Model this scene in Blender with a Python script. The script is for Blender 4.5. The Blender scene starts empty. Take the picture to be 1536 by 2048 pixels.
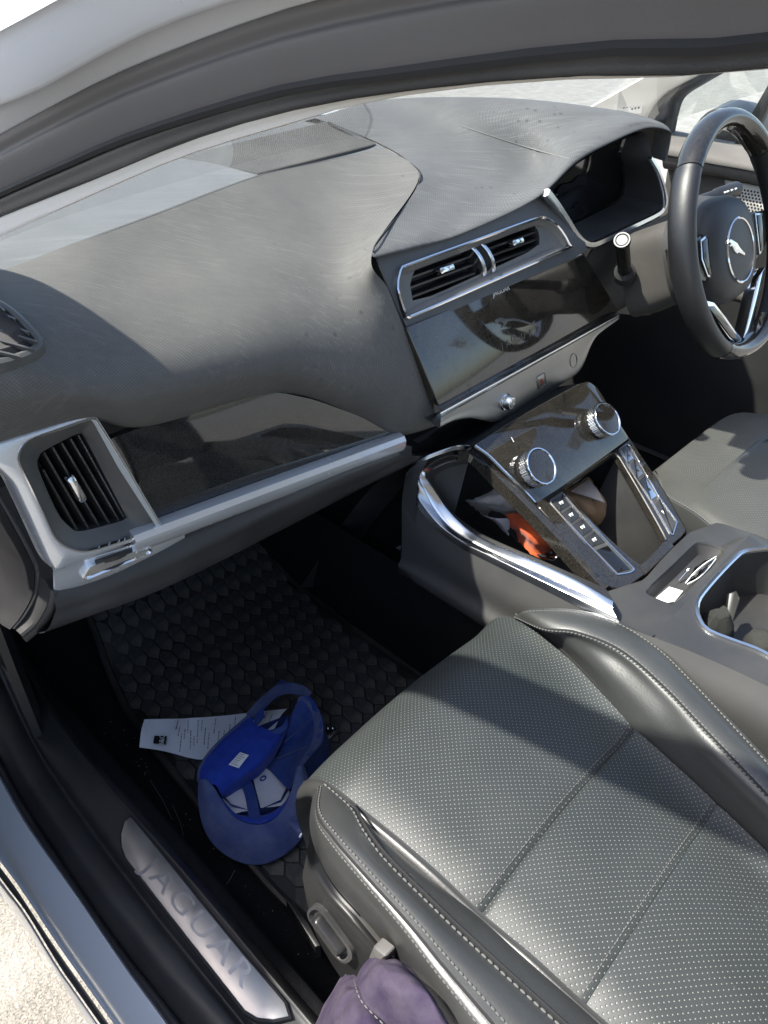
import bpy, math, random
from mathutils import Vector as V, Matrix
random.seed(4)
sc = bpy.context.scene
col = sc.collection

# ------------------------------------------------------------------ camera
R = V((0.694661, -0.409115, 0.591669))     # car right / forward / up as seen in camera axes (x right, y down, z ahead)
F = V((-0.719052, -0.418108, 0.555113))
U = R.cross(F); U.normalize()
CAM = V((-0.12, 0.0, 1.0))
FP = 1480.0                                 # focal length in photograph pixels (1536 wide)
cd = bpy.data.cameras.new('camera'); cam = bpy.data.objects.new('camera', cd); col.objects.link(cam)
cd.sensor_fit = 'HORIZONTAL'; cd.sensor_width = 36; cd.lens = 36 * FP / 1536
cd.clip_start = 0.01; cd.clip_end = 3000
m3 = Matrix(((R.x, -R.y, -R.z), (F.x, -F.y, -F.z), (U.x, -U.y, -U.z)))
cam.matrix_world = Matrix.Translation(CAM) @ m3.to_4x4()
sc.camera = cam
# ------------------------------------------------------------------ light
SUN_AZ, SUN_EL = 143, 57                    # azimuth from +x (car right) towards +y (car front)
sdir = V((math.cos(math.radians(SUN_AZ)) * math.cos(math.radians(SUN_EL)),
          math.sin(math.radians(SUN_AZ)) * math.cos(math.radians(SUN_EL)), math.sin(math.radians(SUN_EL))))
w = bpy.data.worlds.new('World'); sc.world = w; w.use_nodes = True
nt = w.node_tree; nt.nodes.clear()
sky = nt.nodes.new('ShaderNodeTexSky'); sky.sky_type = 'NISHITA'; sky.sun_disc = False
sky.sun_elevation = math.radians(SUN_EL); sky.sun_rotation = math.radians(90 - SUN_AZ)
sky.dust_density = 2.0; sky.air_density = 1.0
bg = nt.nodes.new('ShaderNodeBackground'); bg.inputs['Strength'].default_value = 0.15
wo = nt.nodes.new('ShaderNodeOutputWorld')
nt.links.new(sky.outputs[0], bg.inputs[0]); nt.links.new(bg.outputs[0], wo.inputs[0])
sl = bpy.data.lights.new('sun', 'SUN'); sl.energy = 4.6; sl.angle = math.radians(1.0); sl.color = (1, .955, .88)
so = bpy.data.objects.new('sun', sl); col.objects.link(so)
so.rotation_euler = sdir.to_track_quat('Z', 'Y').to_euler(); so.location = sdir * 6
vs = sc.view_settings; vs.view_transform = 'Standard'; vs.look = 'None'; vs.gamma = 1; vs.use_curve_mapping = False
vs.exposure = 1.3

# ------------------------------------------------------------------ helpers
def P(px, py, x=None, y=None, z=None, pl=None):
    """the point of the car that the photograph shows at pixel (px, py), on a plane at x, y or z (or plane (point, normal))"""
    d = V((px - 768, py - 1024, FP)); r = V((d.dot(R), d.dot(F), d.dot(U)))
    if x is not None: t = (x - CAM.x) / r.x
    elif y is not None: t = (y - CAM.y) / r.y
    elif z is not None: t = (z - CAM.z) / r.z
    else: t = (pl[0] - CAM).dot(pl[1]) / r.dot(pl[1])
    return CAM + r * t
def zoomer(x0, y0, s): return lambda x, y: (x0 + x / s, y0 + y / s)
zA = zoomer(0, 560, 2.743); zB = zoomer(540, 560, 2.743); zC = zoomer(1000, 460, 2.845); zD = zoomer(768, 0, 2)
zE = zoomer(0, 1250, 2.4); zF = zoomer(560, 1180, 2.844); zG = zoomer(980, 1000, 2.763); zH = zoomer(560, 1500, 2.844)
zI = zoomer(1050, 1500, 3.16); zJ = zoomer(260, 1340, 3.49); z2 = zoomer(740, 380, 2.954); z3 = zoomer(1180, 120, 3.2)
z4 = zoomer(800, 740, 2.648); z5 = zoomer(0, 780, 4.015); z6 = zoomer(0, 0, 2.194); z1 = zoomer(0, 1480, 3.606)

def cr(p0, p1, p2, p3, t):
    return .5 * ((2 * p1) + (p2 - p0) * t + (2 * p0 - 5 * p1 + 4 * p2 - p3) * t * t + (3 * p1 - p0 - 3 * p2 + p3) * t ** 3)
def spl(pts, n, closed=False):
    """n points on a smooth curve through pts, uniform in control index"""
    m = len(pts); out = []
    segs = m if closed else m - 1
    for i in range(n):
        s = i * segs / (n if closed else n - 1); k = min(int(s), segs - 1); t = s - k
        if closed: q = [pts[(k + j) % m] for j in (-1, 0, 1, 2)]
        else: q = [pts[k - 1] if k else 2 * pts[0] - pts[1], pts[k], pts[k + 1], pts[k + 2] if k + 2 < m else 2 * pts[-1] - pts[-2]]
        out.append(cr(q[0], q[1], q[2], q[3], t))
    return out
def resample(pts, n, closed=False):
    q = list(pts) + ([pts[0]] if closed else [])
    L = [0]
    for a, b in zip(q[:-1], q[1:]): L.append(L[-1] + (b - a).length)
    out = []; k = 0
    for i in range(n):
        s = L[-1] * i / (n if closed else n - 1)
        while k < len(L) - 2 and L[k + 1] < s: k += 1
        t = (s - L[k]) / max(L[k + 1] - L[k], 1e-9)
        out.append(q[k].lerp(q[k + 1], min(max(t, 0), 1)))
    return out
def smooth(pts, n, closed=False): return resample(spl(pts, max(n, len(pts)) * 6, closed), n, closed)
def roundpoly(pts, r, k=4):
    """rounds the corners of a closed polygon"""
    out = []; n = len(pts)
    for i in range(n):
        a, b, c = pts[i - 1], pts[i], pts[(i + 1) % n]
        da = min(r, (a - b).length * .45); dc = min(r, (c - b).length * .45)
        p = b + (a - b).normalized() * da; q = b + (c - b).normalized() * dc
        for j in range(k + 1):
            t = j / k; out.append(p * (1 - t) ** 2 + b * 2 * t * (1 - t) + q * t * t)
    return out
def offset(loop, d, n):
    """moves a closed planar loop inwards by d"""
    m = len(loop); c = sum(loop, V()) / m
    area = V()
    for i in range(m): area += (loop[i] - c).cross(loop[(i + 1) % m] - c)
    s = 1 if area.dot(n) > 0 else -1
    out = []
    for i in range(m):
        e1 = (loop[i] - loop[i - 1]); e2 = (loop[(i + 1) % m] - loop[i])
        if e1.length < 1e-7: e1 = e2
        if e2.length < 1e-7: e2 = e1
        n1 = n.cross(e1).normalized() * s; n2 = n.cross(e2).normalized() * s
        b = n1 + n2
        if b.length < 1e-6: b = n1
        b.normalize(); out.append(loop[i] + b * (d / max(b.dot(n1), .5)))
    return out

W0 = {}; GEO = {}
from mathutils.bvhtree import BVHTree
def hit(o, px, py, w_=0):
    """where the line of sight through a pixel meets an object already built (lifted by w_ along the surface normal)"""
    if o.name + '#' not in GEO: GEO[o.name + '#'] = BVHTree.FromPolygons(*GEO[o.name])
    d = V((px - 768, py - 1024, FP)); r = V((d.dot(R), d.dot(F), d.dot(U))).normalized()
    p, n_, i_, l_ = GEO[o.name + '#'].ray_cast(CAM, r)
    if p is None: return None
    if n_.dot(r) > 0: n_ = -n_
    return p + n_ * w_
def empty(name, loc, label=None, cat=None, group=None):
    o = bpy.data.objects.new(name, None); col.objects.link(o); o.location = loc; o.empty_display_size = .05
    W0[o.name] = V(loc)
    if label: tag(o, label, cat, group)
    return o
def tag(o, label=None, cat=None, group=None, kind=None):
    if label: o['label'] = label
    if cat: o['category'] = cat
    if group: o['group'] = group
    if kind: o['kind'] = kind
    return o
def mesh(name, verts, faces, mat, parent=None, uvs=None, sm=True, base=False):
    """one mesh object; verts are given in car space"""
    lo = V([min(v[i] for v in verts) for i in range(3)]); hi = V([max(v[i] for v in verts) for i in range(3)])
    c = (lo + hi) / 2
    if base: c.z = lo.z
    me = bpy.data.meshes.new(name)
    me.from_pydata([tuple(V(v) - c) for v in verts], [], faces)
    if uvs:
        uvl = me.uv_layers.new(name='UVMap')
        for lp in me.loops: uvl.data[lp.index].uv = uvs[lp.vertex_index]
    if sm:
        me.polygons.foreach_set('use_smooth', [True] * len(me.polygons))
        if sm != 'all': me.set_sharp_from_angle(angle=math.radians(38))
    if mat: me.materials.append(mat)
    o = bpy.data.objects.new(name, me); col.objects.link(o)
    o.location = c - (W0[parent.name] if parent else V()); o.parent = parent
    W0[o.name] = c
    if len(verts) > 300: GEO[o.name] = ([tuple(v) for v in verts], faces)
    return o
def twin(o, parent, delta):
    """copy of a mesh object, moved by delta"""
    c = o.copy(); col.objects.link(c); c.parent = parent
    wpos = W0[o.name] + delta
    c.location = wpos - (W0[parent.name] if parent else V()); W0[c.name] = wpos
    return c
def join(parts):
    vs_, fs_, us_ = [], [], []
    for p in parts:
        b = len(vs_); vs_ += p[0]; fs_ += [[i + b for i in f] for f in p[1]]
        us_ += (p[2] if len(p) > 2 and p[2] else [(0, 0)] * len(p[0]))
    return vs_, fs_, us_
def g_grid(rows, nu, nv, thick=0, closed_v=False):
    """smooth surface through a net of points; rows run along v"""
    A = [spl(r, nv, closed_v) for r in rows]
    G = list(zip(*[spl([A[i][j] for i in range(len(A))], nu) for j in range(nv)]))
    verts = [p for r in G for p in r]
    du = [0]; dv = [0]; mi = nu // 2; mj = nv // 2
    for i in range(1, nu): du.append(du[-1] + (G[i][mj] - G[i - 1][mj]).length)
    for j in range(1, nv): dv.append(dv[-1] + (G[mi][j] - G[mi][j - 1]).length)
    uvs = [(dv[j], du[i]) for i in range(nu) for j in range(nv)]
    faces = []
    for i in range(nu - 1):
        for j in range(nv - (0 if closed_v else 1)):
            k = (j + 1) % nv
            faces.append([i * nv + j, i * nv + k, (i + 1) * nv + k, (i + 1) * nv + j])
    if thick:
        # second skin below, joined round the rim
        nor = []
        for i in range(nu):
            for j in range(nv):
                a = G[min(i + 1, nu - 1)][j] - G[max(i - 1, 0)][j]; b = G[i][min(j + 1, nv - 1)] - G[i][max(j - 1, 0)]
                nor.append(a.cross(b).normalized() if a.cross(b).length > 1e-12 else V((0, 0, 1)))
        N = len(verts); verts = verts + [v + n * thick for v, n in zip(verts, nor)]; uvs = uvs + uvs
        faces = faces + [[i + N for i in reversed(f)] for f in faces]
        ring = [j for j in range(nv)] + [i * nv + nv - 1 for i in range(1, nu)] + [(nu - 1) * nv + j for j in range(nv - 2, -1, -1)] + [i * nv for i in range(nu - 2, 0, -1)]
        for a, b in zip(ring, ring[1:] + ring[:1]): faces.append([b, a, a + N, b + N])
    return verts, faces, uvs
from mathutils import noise as mn
def rumple(o, amp, freq, seed=0):
    """soft creases in cloth or paper"""
    for v in o.data.vertices:
        p = (v.co + V((seed, seed * 2, 0))) * freq
        k = 1 - abs(mn.noise(p)) * 2.2; v.co += V((mn.noise(p + V((9, 0, 0))) * .4, mn.noise(p + V((0, 9, 0))) * .4, k * .5 + mn.noise(p * 2.3) * .4)) * amp
    o.data.update(); return o
def grid(name, rows, mat, parent, nu=24, nv=24, thick=0, sm=True, closed_v=False, base=False):
    v, f, u = g_grid(rows, nu, nv, thick, closed_v)
    return mesh(name, v, f, mat, parent, u, sm, base)
def g_loft(loops, cap0=False, cap1=False, closed=True):
    n = len(loops[0]); verts = [p for l in loops for p in l]; faces = []
    for i in range(len(loops) - 1):
        for j in range(n if closed else n - 1):
            k = (j + 1) % n
            faces.append([i * n + j, i * n + k, (i + 1) * n + k, (i + 1) * n + j])
    if cap0: faces.append(list(reversed(range(n))))
    if cap1: faces.append([(len(loops) - 1) * n + j for j in range(n)])
    return verts, faces
def planar_uv(vs_, o, ux, uy): return [((v - o).dot(ux), (v - o).dot(uy)) for v in vs_]
def loft(name, loops, mat, parent, cap0=False, cap1=False, closed=True, sm=True, base=False, uv=None):
    v, f = g_loft(loops, cap0, cap1, closed)
    return mesh(name, v, f, mat, parent, planar_uv(v, *uv) if uv else None, sm, base)
def g_plate(loop, n, thick, bev=.001):
    a = [p - n * thick for p in loop]; b = [p - n * bev for p in loop]
    c = [p - n * (bev * .3) for p in offset(loop, bev * .3, n)]; d = offset(loop, bev, n)
    return g_loft([a, b, c, d], True, True)
def plate(name, loop, n, thick, mat, parent, bev=.001, sm=True, uv=None):
    v, f = g_plate(loop, n, thick, bev)
    return mesh(name, v, f, mat, parent, planar_uv(v, *uv) if uv else None, sm)
def g_sweep(path, prof, up=V((0, 0, 1)), closed=False, caps=True, scale=None):
    """prof: list of (side, up) offsets swept along path"""
    n = len(path); loops = []
    for i in range(n):
        t = (path[(i + 1) % n] - path[i - 1]) if closed else (path[min(i + 1, n - 1)] - path[max(i - 1, 0)])
        t.normalize(); s = t.cross(up)
        if s.length < 1e-5: s = t.cross(V((1, 0, 0)))
        s.normalize(); u = s.cross(t)
        k = scale[i] if scale else 1
        loops.append([path[i] + s * (a * k) + u * (b * k) for a, b in prof])
    if closed: loops.append(loops[0])
    return g_loft(loops, caps and not closed, caps and not closed)
def circ(r, n=8): return [(r * math.cos(2 * math.pi * i / n), r * math.sin(2 * math.pi * i / n)) for i in range(n)]
def sweep(name, path, prof, mat, parent, up=V((0, 0, 1)), closed=False, scale=None, sm=True):
    v, f = g_sweep(path, prof, up, closed, True, scale)
    return mesh(name, v, f, mat, parent, None, sm)
def tube(name, path, r, mat, parent, n=8, up=V((0, 0, 1)), closed=False, scale=None):
    return sweep(name, path, circ(r, n), mat, parent, up, closed, scale)
class Fr:
    """a flat face of the car: origin, right, up and outward normal"""
    def __init__(s, o, x, y):
        s.o = V(o); s.x = (V(x) - s.o).normalized(); yy = V(y) - s.o
        s.y = (yy - s.x * yy.dot(s.x)).normalized(); s.n = s.x.cross(s.y)
    def at(s, px, py, w=0): return P(px, py, pl=(s.o + s.n * w, s.n))
    def to(s, u, v, w=0): return s.o + s.x * u + s.y * v + s.n * w
    def uv(s, p): d = p - s.o; return d.dot(s.x), d.dot(s.y)
    def loop(s, pts, zf=None, w=0): return [s.at(*(zf(*p) if zf else p), w) for p in pts]
    def rect(s, c, hw, hh, w=0, r=0, k=4, ax=None):
        X, Y = (ax if ax else (s.x, s.y))
        q = [c + X * a * hw + Y * b * hh + s.n * w for a, b in ((-1, -1), (1, -1), (1, 1), (-1, 1))]
        return roundpoly(q, r, k) if r else q
    def ring(s, c, rx, ry, n=32, w=0, ax=None):
        X, Y = (ax if ax else (s.x, s.y))
        return [c + X * rx * math.cos(2 * math.pi * i / n) + Y * ry * math.sin(2 * math.pi * i / n) + s.n * w for i in range(n)]
def radial(loop, c, fr, n=64):
    """re-sample a closed loop at even angles about c (star-shaped loops)"""
    cu, cv = fr.uv(c); q = [(fr.uv(p)[0] - cu, fr.uv(p)[1] - cv, p) for p in loop]; out = []
    for i in range(n):
        a = 2 * math.pi * i / n; dx, dy = math.cos(a), math.sin(a); best = None
        for j in range(len(q)):
            x1, y1, p1 = q[j]; x2, y2, p2 = q[(j + 1) % len(q)]
            c1 = dx * y1 - dy * x1; c2 = dx * y2 - dy * x2
            if (c1 <= 0 < c2) or (c2 <= 0 < c1):
                t = c1 / (c1 - c2); p = p1.lerp(p2, t); r = (x1 + (x2 - x1) * t) * dx + (y1 + (y2 - y1) * t) * dy
                if r > 0 and (best is None or r > best[0]): best = (r, p)
        out.append(best[1] if best else c)
    return out
def text(name, body, size, o, x, y, mat, parent, depth=.0004, align='CENTER', shear=0, space=1, font_w=1):
    cu = bpy.data.curves.new(name, 'FONT'); cu.body = body; cu.size = size; cu.extrude = depth; cu.align_x = align; cu.align_y = 'CENTER'
    cu.shear = shear; cu.space_character = space; cu.resolution_u = 3
    tmp = bpy.data.objects.new('tmp', cu); col.objects.link(tmp)
    dg = bpy.context.evaluated_depsgraph_get(); me = bpy.data.meshes.new_from_object(tmp.evaluated_get(dg))
    vs_ = [v.co.copy() for v in me.vertices]; fs_ = [list(p.vertices) for p in me.polygons]
    bpy.data.objects.remove(tmp); bpy.data.meshes.remove(me); bpy.data.curves.remove(cu)
    x = x.normalized(); y = (y - x * y.dot(x)).normalized(); n = x.cross(y)
    vv = [o + x * (v.x * font_w) + y * v.y + n * v.z for v in vs_]
    if parent is None and not mat: return vv, fs_
    return mesh(name, vv, fs_, mat, parent, None, False)
def g_stitch(path, step, ln, r, n, jitter=0.0):
    """row of little thread stitches along a path lying on a surface with normal n (vector or list)"""
    L = sum((b - a).length for a, b in zip(path[:-1], path[1:])); k = max(int(L / step), 2)
    q = resample(path, k + 1); vs_, fs_ = [], []
    for i in range(k):
        t = (q[i + 1] - q[i]).normalized(); nn = n[int(i / k * (len(n) - 1))] if isinstance(n, list) else n
        s = t.cross(nn).normalized(); c = (q[i] + q[i + 1]) / 2; b = len(vs_)
        for e, sc_ in ((-1, .45), (-.4, 1), (.4, 1), (1, .45)):
            o = c + t * (e * ln / 2)
            vs_ += [o + s * r * sc_, o + nn * r * sc_, o - s * r * sc_]
        for j in range(3):
            for m in range(2): fs_.append([b + j * 3 + m, b + j * 3 + m + 1, b + (j + 1) * 3 + m + 1, b + (j + 1) * 3 + m])
    return vs_, fs_

# ------------------------------------------------------------------ materials
M = {}
class N:
    def __init__(s, name):
        s.m = bpy.data.materials.new(name); s.m.use_nodes = True; s.t = s.m.node_tree; s.b = s.t.nodes['Principled BSDF']
        M[name] = s.m; s.tc = None
    def nd(s, ty, **kw):
        n = s.t.nodes.new(ty)
        for k, v in kw.items():
            if k.startswith('i_'): n.inputs[k[2:].replace('_', ' ')].default_value = v
            else: setattr(n, k, v)
        return n
    def ln(s, a, b): s.t.links.new(a, b)
    def coord(s, kind='Object', scale=(1, 1, 1), rot=(0, 0, 0)):
        if not s.tc: s.tc = s.nd('ShaderNodeTexCoord')
        mp = s.nd('ShaderNodeMapping'); mp.inputs['Scale'].default_value = scale; mp.inputs['Rotation'].default_value = rot
        s.ln(s.tc.outputs[kind], mp.inputs[0]); return mp.outputs[0]
    def noise(s, scale, detail=4, rough=.55, co=None, dist=0):
        n = s.nd('ShaderNodeTexNoise'); n.inputs['Scale'].default_value = scale; n.inputs['Detail'].default_value = detail
        n.inputs['Roughness'].default_value = rough; n.inputs['Distortion'].default_value = dist
        s.ln(co if co else s.coord(), n.inputs['Vector']); return n.outputs['Fac']
    def voro(s, scale, co=None, rnd=1, feat='F1'):
        n = s.nd('ShaderNodeTexVoronoi'); n.feature = feat; n.inputs['Scale'].default_value = scale; n.inputs['Randomness'].default_value = rnd
        s.ln(co if co else s.coord(), n.inputs['Vector']); return n.outputs['Distance']
    def ramp(s, fac, *stops):
        r = s.nd('ShaderNodeValToRGB'); e = r.color_ramp.elements
        while len(e) < len(stops): e.new(.5)
        for k, (p, c) in zip(e, stops):
            k.position = p; k.color = (c, c, c, 1) if isinstance(c, (int, float)) else (*c, 1)
        s.ln(fac, r.inputs[0]); return r.outputs[0]
    def mix(s, fac, a, b, ty='MIX'):
        n = s.nd('ShaderNodeMix'); n.data_type = 'RGBA'; n.blend_type = ty
        for sock, v in ((n.inputs[0], fac), (n.inputs[6], a), (n.inputs[7], b)):
            if isinstance(v, (int, float)): sock.default_value = v
            elif isinstance(v, tuple): sock.default_value = (*v, 1)
            else: s.ln(v, sock)
        return n.outputs[2]
    def math(s, op, a, b=0):
        n = s.nd('ShaderNodeMath'); n.operation = op
        for sock, v in ((n.inputs[0], a), (n.inputs[1], b)):
            if isinstance(v, (int, float)): sock.default_value = v
            else: s.ln(v, sock)
        return n.outputs[0]
    def bump(s, h, strength=.3, dist=.001, prev=None):
        b = s.nd('ShaderNodeBump'); b.inputs['Strength'].default_value = strength; b.inputs['Distance'].default_value = dist
        s.ln(h, b.inputs['Height'])
        if prev: s.ln(prev, b.inputs['Normal'])
        return b.outputs[0]
    def out(s, base=None, rough=None, metal=None, nor=None, spec=None, coat=None, coat_r=.05, sheen=None):
        for key, v in (('Base Color', base), ('Roughness', rough), ('Metallic', metal), ('Normal', nor), ('Specular IOR Level', spec), ('Coat Weight', coat), ('Sheen Weight', sheen)):
            if v is None: continue
            sock = s.b.inputs[key]
            if isinstance(v, (int, float)): sock.default_value = v
            elif isinstance(v, tuple): sock.default_value = (*v, 1)
            else: s.ln(v, sock)
        if coat: s.b.inputs['Coat Roughness'].default_value = coat_r
        return s.m

def silver(name, c, rough):
    n = N(name); f2 = n.noise(420, 3, .7); f1 = n.noise(12, 4, .6)
    return n.out(n.mix(n.math('MULTIPLY', n.ramp(f2, (.62, 0), (.74, 1)), .15), c, (.4, .38, .35)), n.ramp(f1, (.3, rough - .03), (.8, rough + .04)), .6, None, .5)
def plastic(name, c, rough=.5, grain=1500, gs=.15, dust=.25, dustc=(.20, .19, .17), spec=.5):
    n = N(name); f1 = n.noise(9, 5, .6); f2 = n.noise(260, 3, .7)
    d = n.math('MULTIPLY', n.ramp(f1, (.35, 0), (.75, 1)), dust)
    sp = n.math('MULTIPLY', n.ramp(f2, (.62, 0), (.74, 1)), dust * .7)
    base = n.mix(n.math('MAXIMUM', d, sp), c, dustc)
    r = n.ramp(f1, (.3, rough - .06), (.8, min(1, rough + .12)))
    return n.out(base, r, 0, n.bump(n.voro(grain), gs, .0004), spec)
plastic('black_plastic', (.022, .022, .024), .5, 1600, .2, .22)
plastic('sill_plastic', (.016, .016, .018), .42, 1800, .15, .10)
plastic('grey_plastic', (.09, .088, .085), .5, 1500, .15, .45)
plastic('console_plastic', (.030, .030, .031), .42, 1500, .10, .12)
plastic('console_side_plastic', (.055, .054, .054), .55, 1500, .12, .12)
plastic('valance_plastic', (.012, .012, .012), .42, 1500, .10, .06)
plastic('cowl_plastic', (.06, .056, .052), .55, 1500, .12, .35, (.14, .125, .11))
plastic('hub_plastic', (.018, .018, .019), .5, 1500, .12, .12)
plastic('facia_plastic', (.06, .06, .06), .5, 1500, .12, .35, (.16, .155, .15))
plastic('vent_frame_plastic', (.05, .052, .052), .45, 1500, .15, .3)
plastic('dark_gap', (.008, .008, .009), .7, 900, .1, .05)
plastic('slat_black', (.012, .012, .013), .35, 1500, .05, .12)
plastic('pillar_trim_taupe', (.55, .53, .49), .8, 900, .15, .1, (.45, .43, .4))
plastic('rubber_mat', (.010, .010, .010), .55, 700, .25, .3, (.10, .085, .06))
plastic('rubber_seal', (.085, .080, .080), .55, 900, .1, .08, (.17, .155, .15))
plastic('stitch_thread', (.13, .13, .125), .7, 2500, .2, .2)
plastic('white_print', (.75, .76, .76), .5, 1500, .02, 0)
plastic('display_print', (.016, .016, .018), .95, 1500, .02, 0, (.1, .1, .1), .0)
plastic('grey_print', (.16, .16, .165), .35, 1500, .02, 0)
plastic('red_print', (.35, .03, .02), .5, 1500, .02, 0)
plastic('lint', (.26, .25, .23), .9, 900, .1, .1)
plastic('paper_tag', (.72, .72, .72), .75, 900, .1, .1, (.5, .5, .48))
silver('vent_silver', (.66, .68, .70), .26)
# chrome: polished and satin metals with fine scratches and a film of dust
def metal(name, c, rough, var=.08, dust=.12, aniso=0):
    n = N(name); f1 = n.noise(30, 5, .65); f2 = n.noise(420, 3, .7)
    base = n.mix(n.math('MULTIPLY', n.ramp(f2, (.6, 0), (.72, 1)), dust), c, (.35, .33, .3))
    r = n.ramp(f1, (.3, max(rough - var * .5, .02)), (.75, rough + var))
    return n.out(base, r, n.ramp(f2, (.6, 1), (.75, 1 - dust)))
metal('chrome', (.78, .78, .79), .10, .03, .03)
metal('satin_chrome', (.68, .69, .70), .22, .03, .04)
metal('tip_metal', (.13, .13, .13), .32, .04, .04)
metal('sweep_metal', (.34, .35, .37), .24, .04, .04)
metal('bar_metal', (.36, .36, .355), .34, .06, .25)
metal('brushed_steel', (.46, .44, .42), .30, .16, .25)
metal('dark_metal', (.30, .29, .28), .34, .12, .3)
# gloss piano black with dust and finger smears
def gloss(name, dustc, amt, smear):
    n = N(name); f1 = n.noise(14, 6, .65, None, .6); f2 = n.noise(1500, 2, .6); f3 = n.noise(38, 4, .7, None, 1.2)
    body = n.ramp(f1, (.3, .45), (.75, 1)); spk = n.ramp(f2, (.48, .10), (.70, 1)); fing = n.ramp(f3, (.33, smear), (.42, 1))
    d = n.math('MULTIPLY', n.math('MULTIPLY', body, spk), n.math('MULTIPLY', fing, amt))
    base = n.mix(d, (.004, .004, .0045), dustc)
    r = n.ramp(d, (0, .035), (.6, .30))
    return n.out(base, r, 0, None, .75)
gloss('gloss_black', (.30, .26, .20), .30, .3)
gloss('screen_black', (.32, .27, .20), .40, .2)
gloss('glove_black', (.30, .29, .27), .22, .8)
gloss('display_black', (.10, .10, .10), .15, .6)
# dashboard skin: woven grain, wiped dust streaks
def pad(name, c, dustc, amt, streak, weave=400):
    n = N(name); co = n.coord('Object', (1, 1, 1), (0, 0, .55)); cs = n.nd('ShaderNodeMapping'); cs.inputs['Scale'].default_value = (3, 75, 75); n.ln(co, cs.inputs[0])
    st = n.noise(2.6, 5, .62, cs.outputs[0], .4); blot = n.noise(10, 6, .65); fine = n.noise(600, 2, .7)
    c2 = n.nd('ShaderNodeMapping'); c2.inputs['Scale'].default_value = (1.0, 150, 60); n.ln(co, c2.inputs[0])
    s2 = n.noise(2.2, 1, .4, c2.outputs[0], 0); drop = n.voro(55, c2.outputs[0] if False else None)
    lines = n.math('MULTIPLY', n.ramp(s2, (.58, 0), (.63, 1)), n.ramp(n.noise(7, 3, .6), (.38, 0), (.55, 1)))
    spots = n.math('MULTIPLY', n.ramp(drop, (.10, 1), (.2, 0)), n.ramp(n.noise(5, 3, .6), (.5, 0), (.62, 1)))
    d = n.math('ADD', n.math('MULTIPLY', n.ramp(st, (.2, 0), (.8, 1)), streak * .35), n.math('MULTIPLY', n.ramp(blot, (.2, .3), (.8, 1)), 1 - streak * .5))
    d = n.math('MULTIPLY', d, amt)
    d = n.math('ADD', d, n.math('MULTIPLY', lines, .24 * streak)); d = n.math('SUBTRACT', d, n.math('MULTIPLY', spots, .5 * streak))
    d = n.math('ADD', d, n.math('MULTIPLY', n.ramp(fine, (.64, 0), (.75, 1)), .30))
    uv = n.coord('UV', (1, 1, 1), (0, 0, .785)); we = n.voro(weave, uv, 0)
    d = n.math('MULTIPLY', d, n.ramp(we, (.1, 1.25), (.55, .55)))
    base = n.mix(d, c, dustc)
    b = n.bump(we, .35, .0006); b = n.bump(lines, .12 * streak, .0005, b)
    return n.out(base, .72, 0, b, .25)
pad('dash_leather', (.06, .059, .057), (.185, .178, .165), .7, .6)
pad('dash_leather_upper', (.06, .062, .065), (.18, .18, .176), .62, .8)
pad('defrost_plastic', (.07, .075, .08), (.185, .19, .19), .7, .6, 700)
pad('door_leather', (.07, .066, .062), (.20, .185, .17), .8, .4)
# seat leather: smooth grain and perforated
def leather(name, c, perf, rough=.36):
    n = N(name); g = n.voro(520, None, 1, 'SMOOTH_F1'); f = n.noise(6, 4, .6); f2 = n.noise(220, 3, .7)
    base = n.mix(n.math('MULTIPLY', n.ramp(f, (.35, 0), (.75, 1)), .35), c, tuple(min(1, x * 1.8 + .01) for x in c))
    base = n.mix(n.math('MULTIPLY', n.ramp(f2, (.66, 0), (.75, 1)), .12), base, (.3, .3, .28))
    b = n.bump(g, .10, .0008); b = n.bump(n.noise(45, 4, .6), .06, .003, b)
    r = n.ramp(f, (.3, rough - .05), (.8, rough + .1))
    if perf:
        uv = n.coord('UV', (1, 1, 1), (0, 0, .785)); v = n.voro(238, uv, 0)
        dot = n.ramp(v, (.075, 1), (.13, 0)); rim = n.ramp(v, (.12, 0), (.3, 1))
        base = n.mix(dot, base, (.24, .25, .23)); b = n.bump(rim, .2, .0005)
    return n.out(base, r, 0, b, .36 if perf else .6)
leather('seat_leather', (.031, .032, .031), False, .38)
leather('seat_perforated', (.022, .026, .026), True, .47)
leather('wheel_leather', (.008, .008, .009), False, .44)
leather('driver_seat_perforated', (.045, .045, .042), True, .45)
# carpet
n = N('carpet'); f = n.noise(700, 3, .8); f2 = n.noise(30, 5, .7)
n.out(n.mix(n.ramp(f, (.35, 0), (.8, 1)), (.008, .008, .009), (.034, .034, .038)), .95, 0, n.bump(f, .9, .004), .1)
n = N('mat_cell'); f = n.noise(22, 5, .7); f2 = n.noise(500, 3, .7)
dd = n.math('MULTIPLY', n.ramp(f, (.40, 0), (.68, 1)), n.ramp(f2, (.3, .4), (.7, 1)))
n.out(n.mix(n.math('MULTIPLY', dd, .75), (.032, .032, .033), (.16, .14, .11)), n.ramp(f, (.3, .45), (.8, .75)), 0, n.bump(f2, .3, .001), .4)
# silver paint
n = N('silver_paint'); f = n.noise(900, 2, .5); g = n.noise(5, 4, .6); s_ = n.noise(160, 3, .75)
base = n.mix(n.math('MULTIPLY', n.ramp(s_, (.66, 0), (.76, 1)), .25), (.74, .755, .79), (.32, .28, .22))
n.out(base, .38, .35, n.bump(f, .02, .0003), .5, .35, .10)
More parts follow.
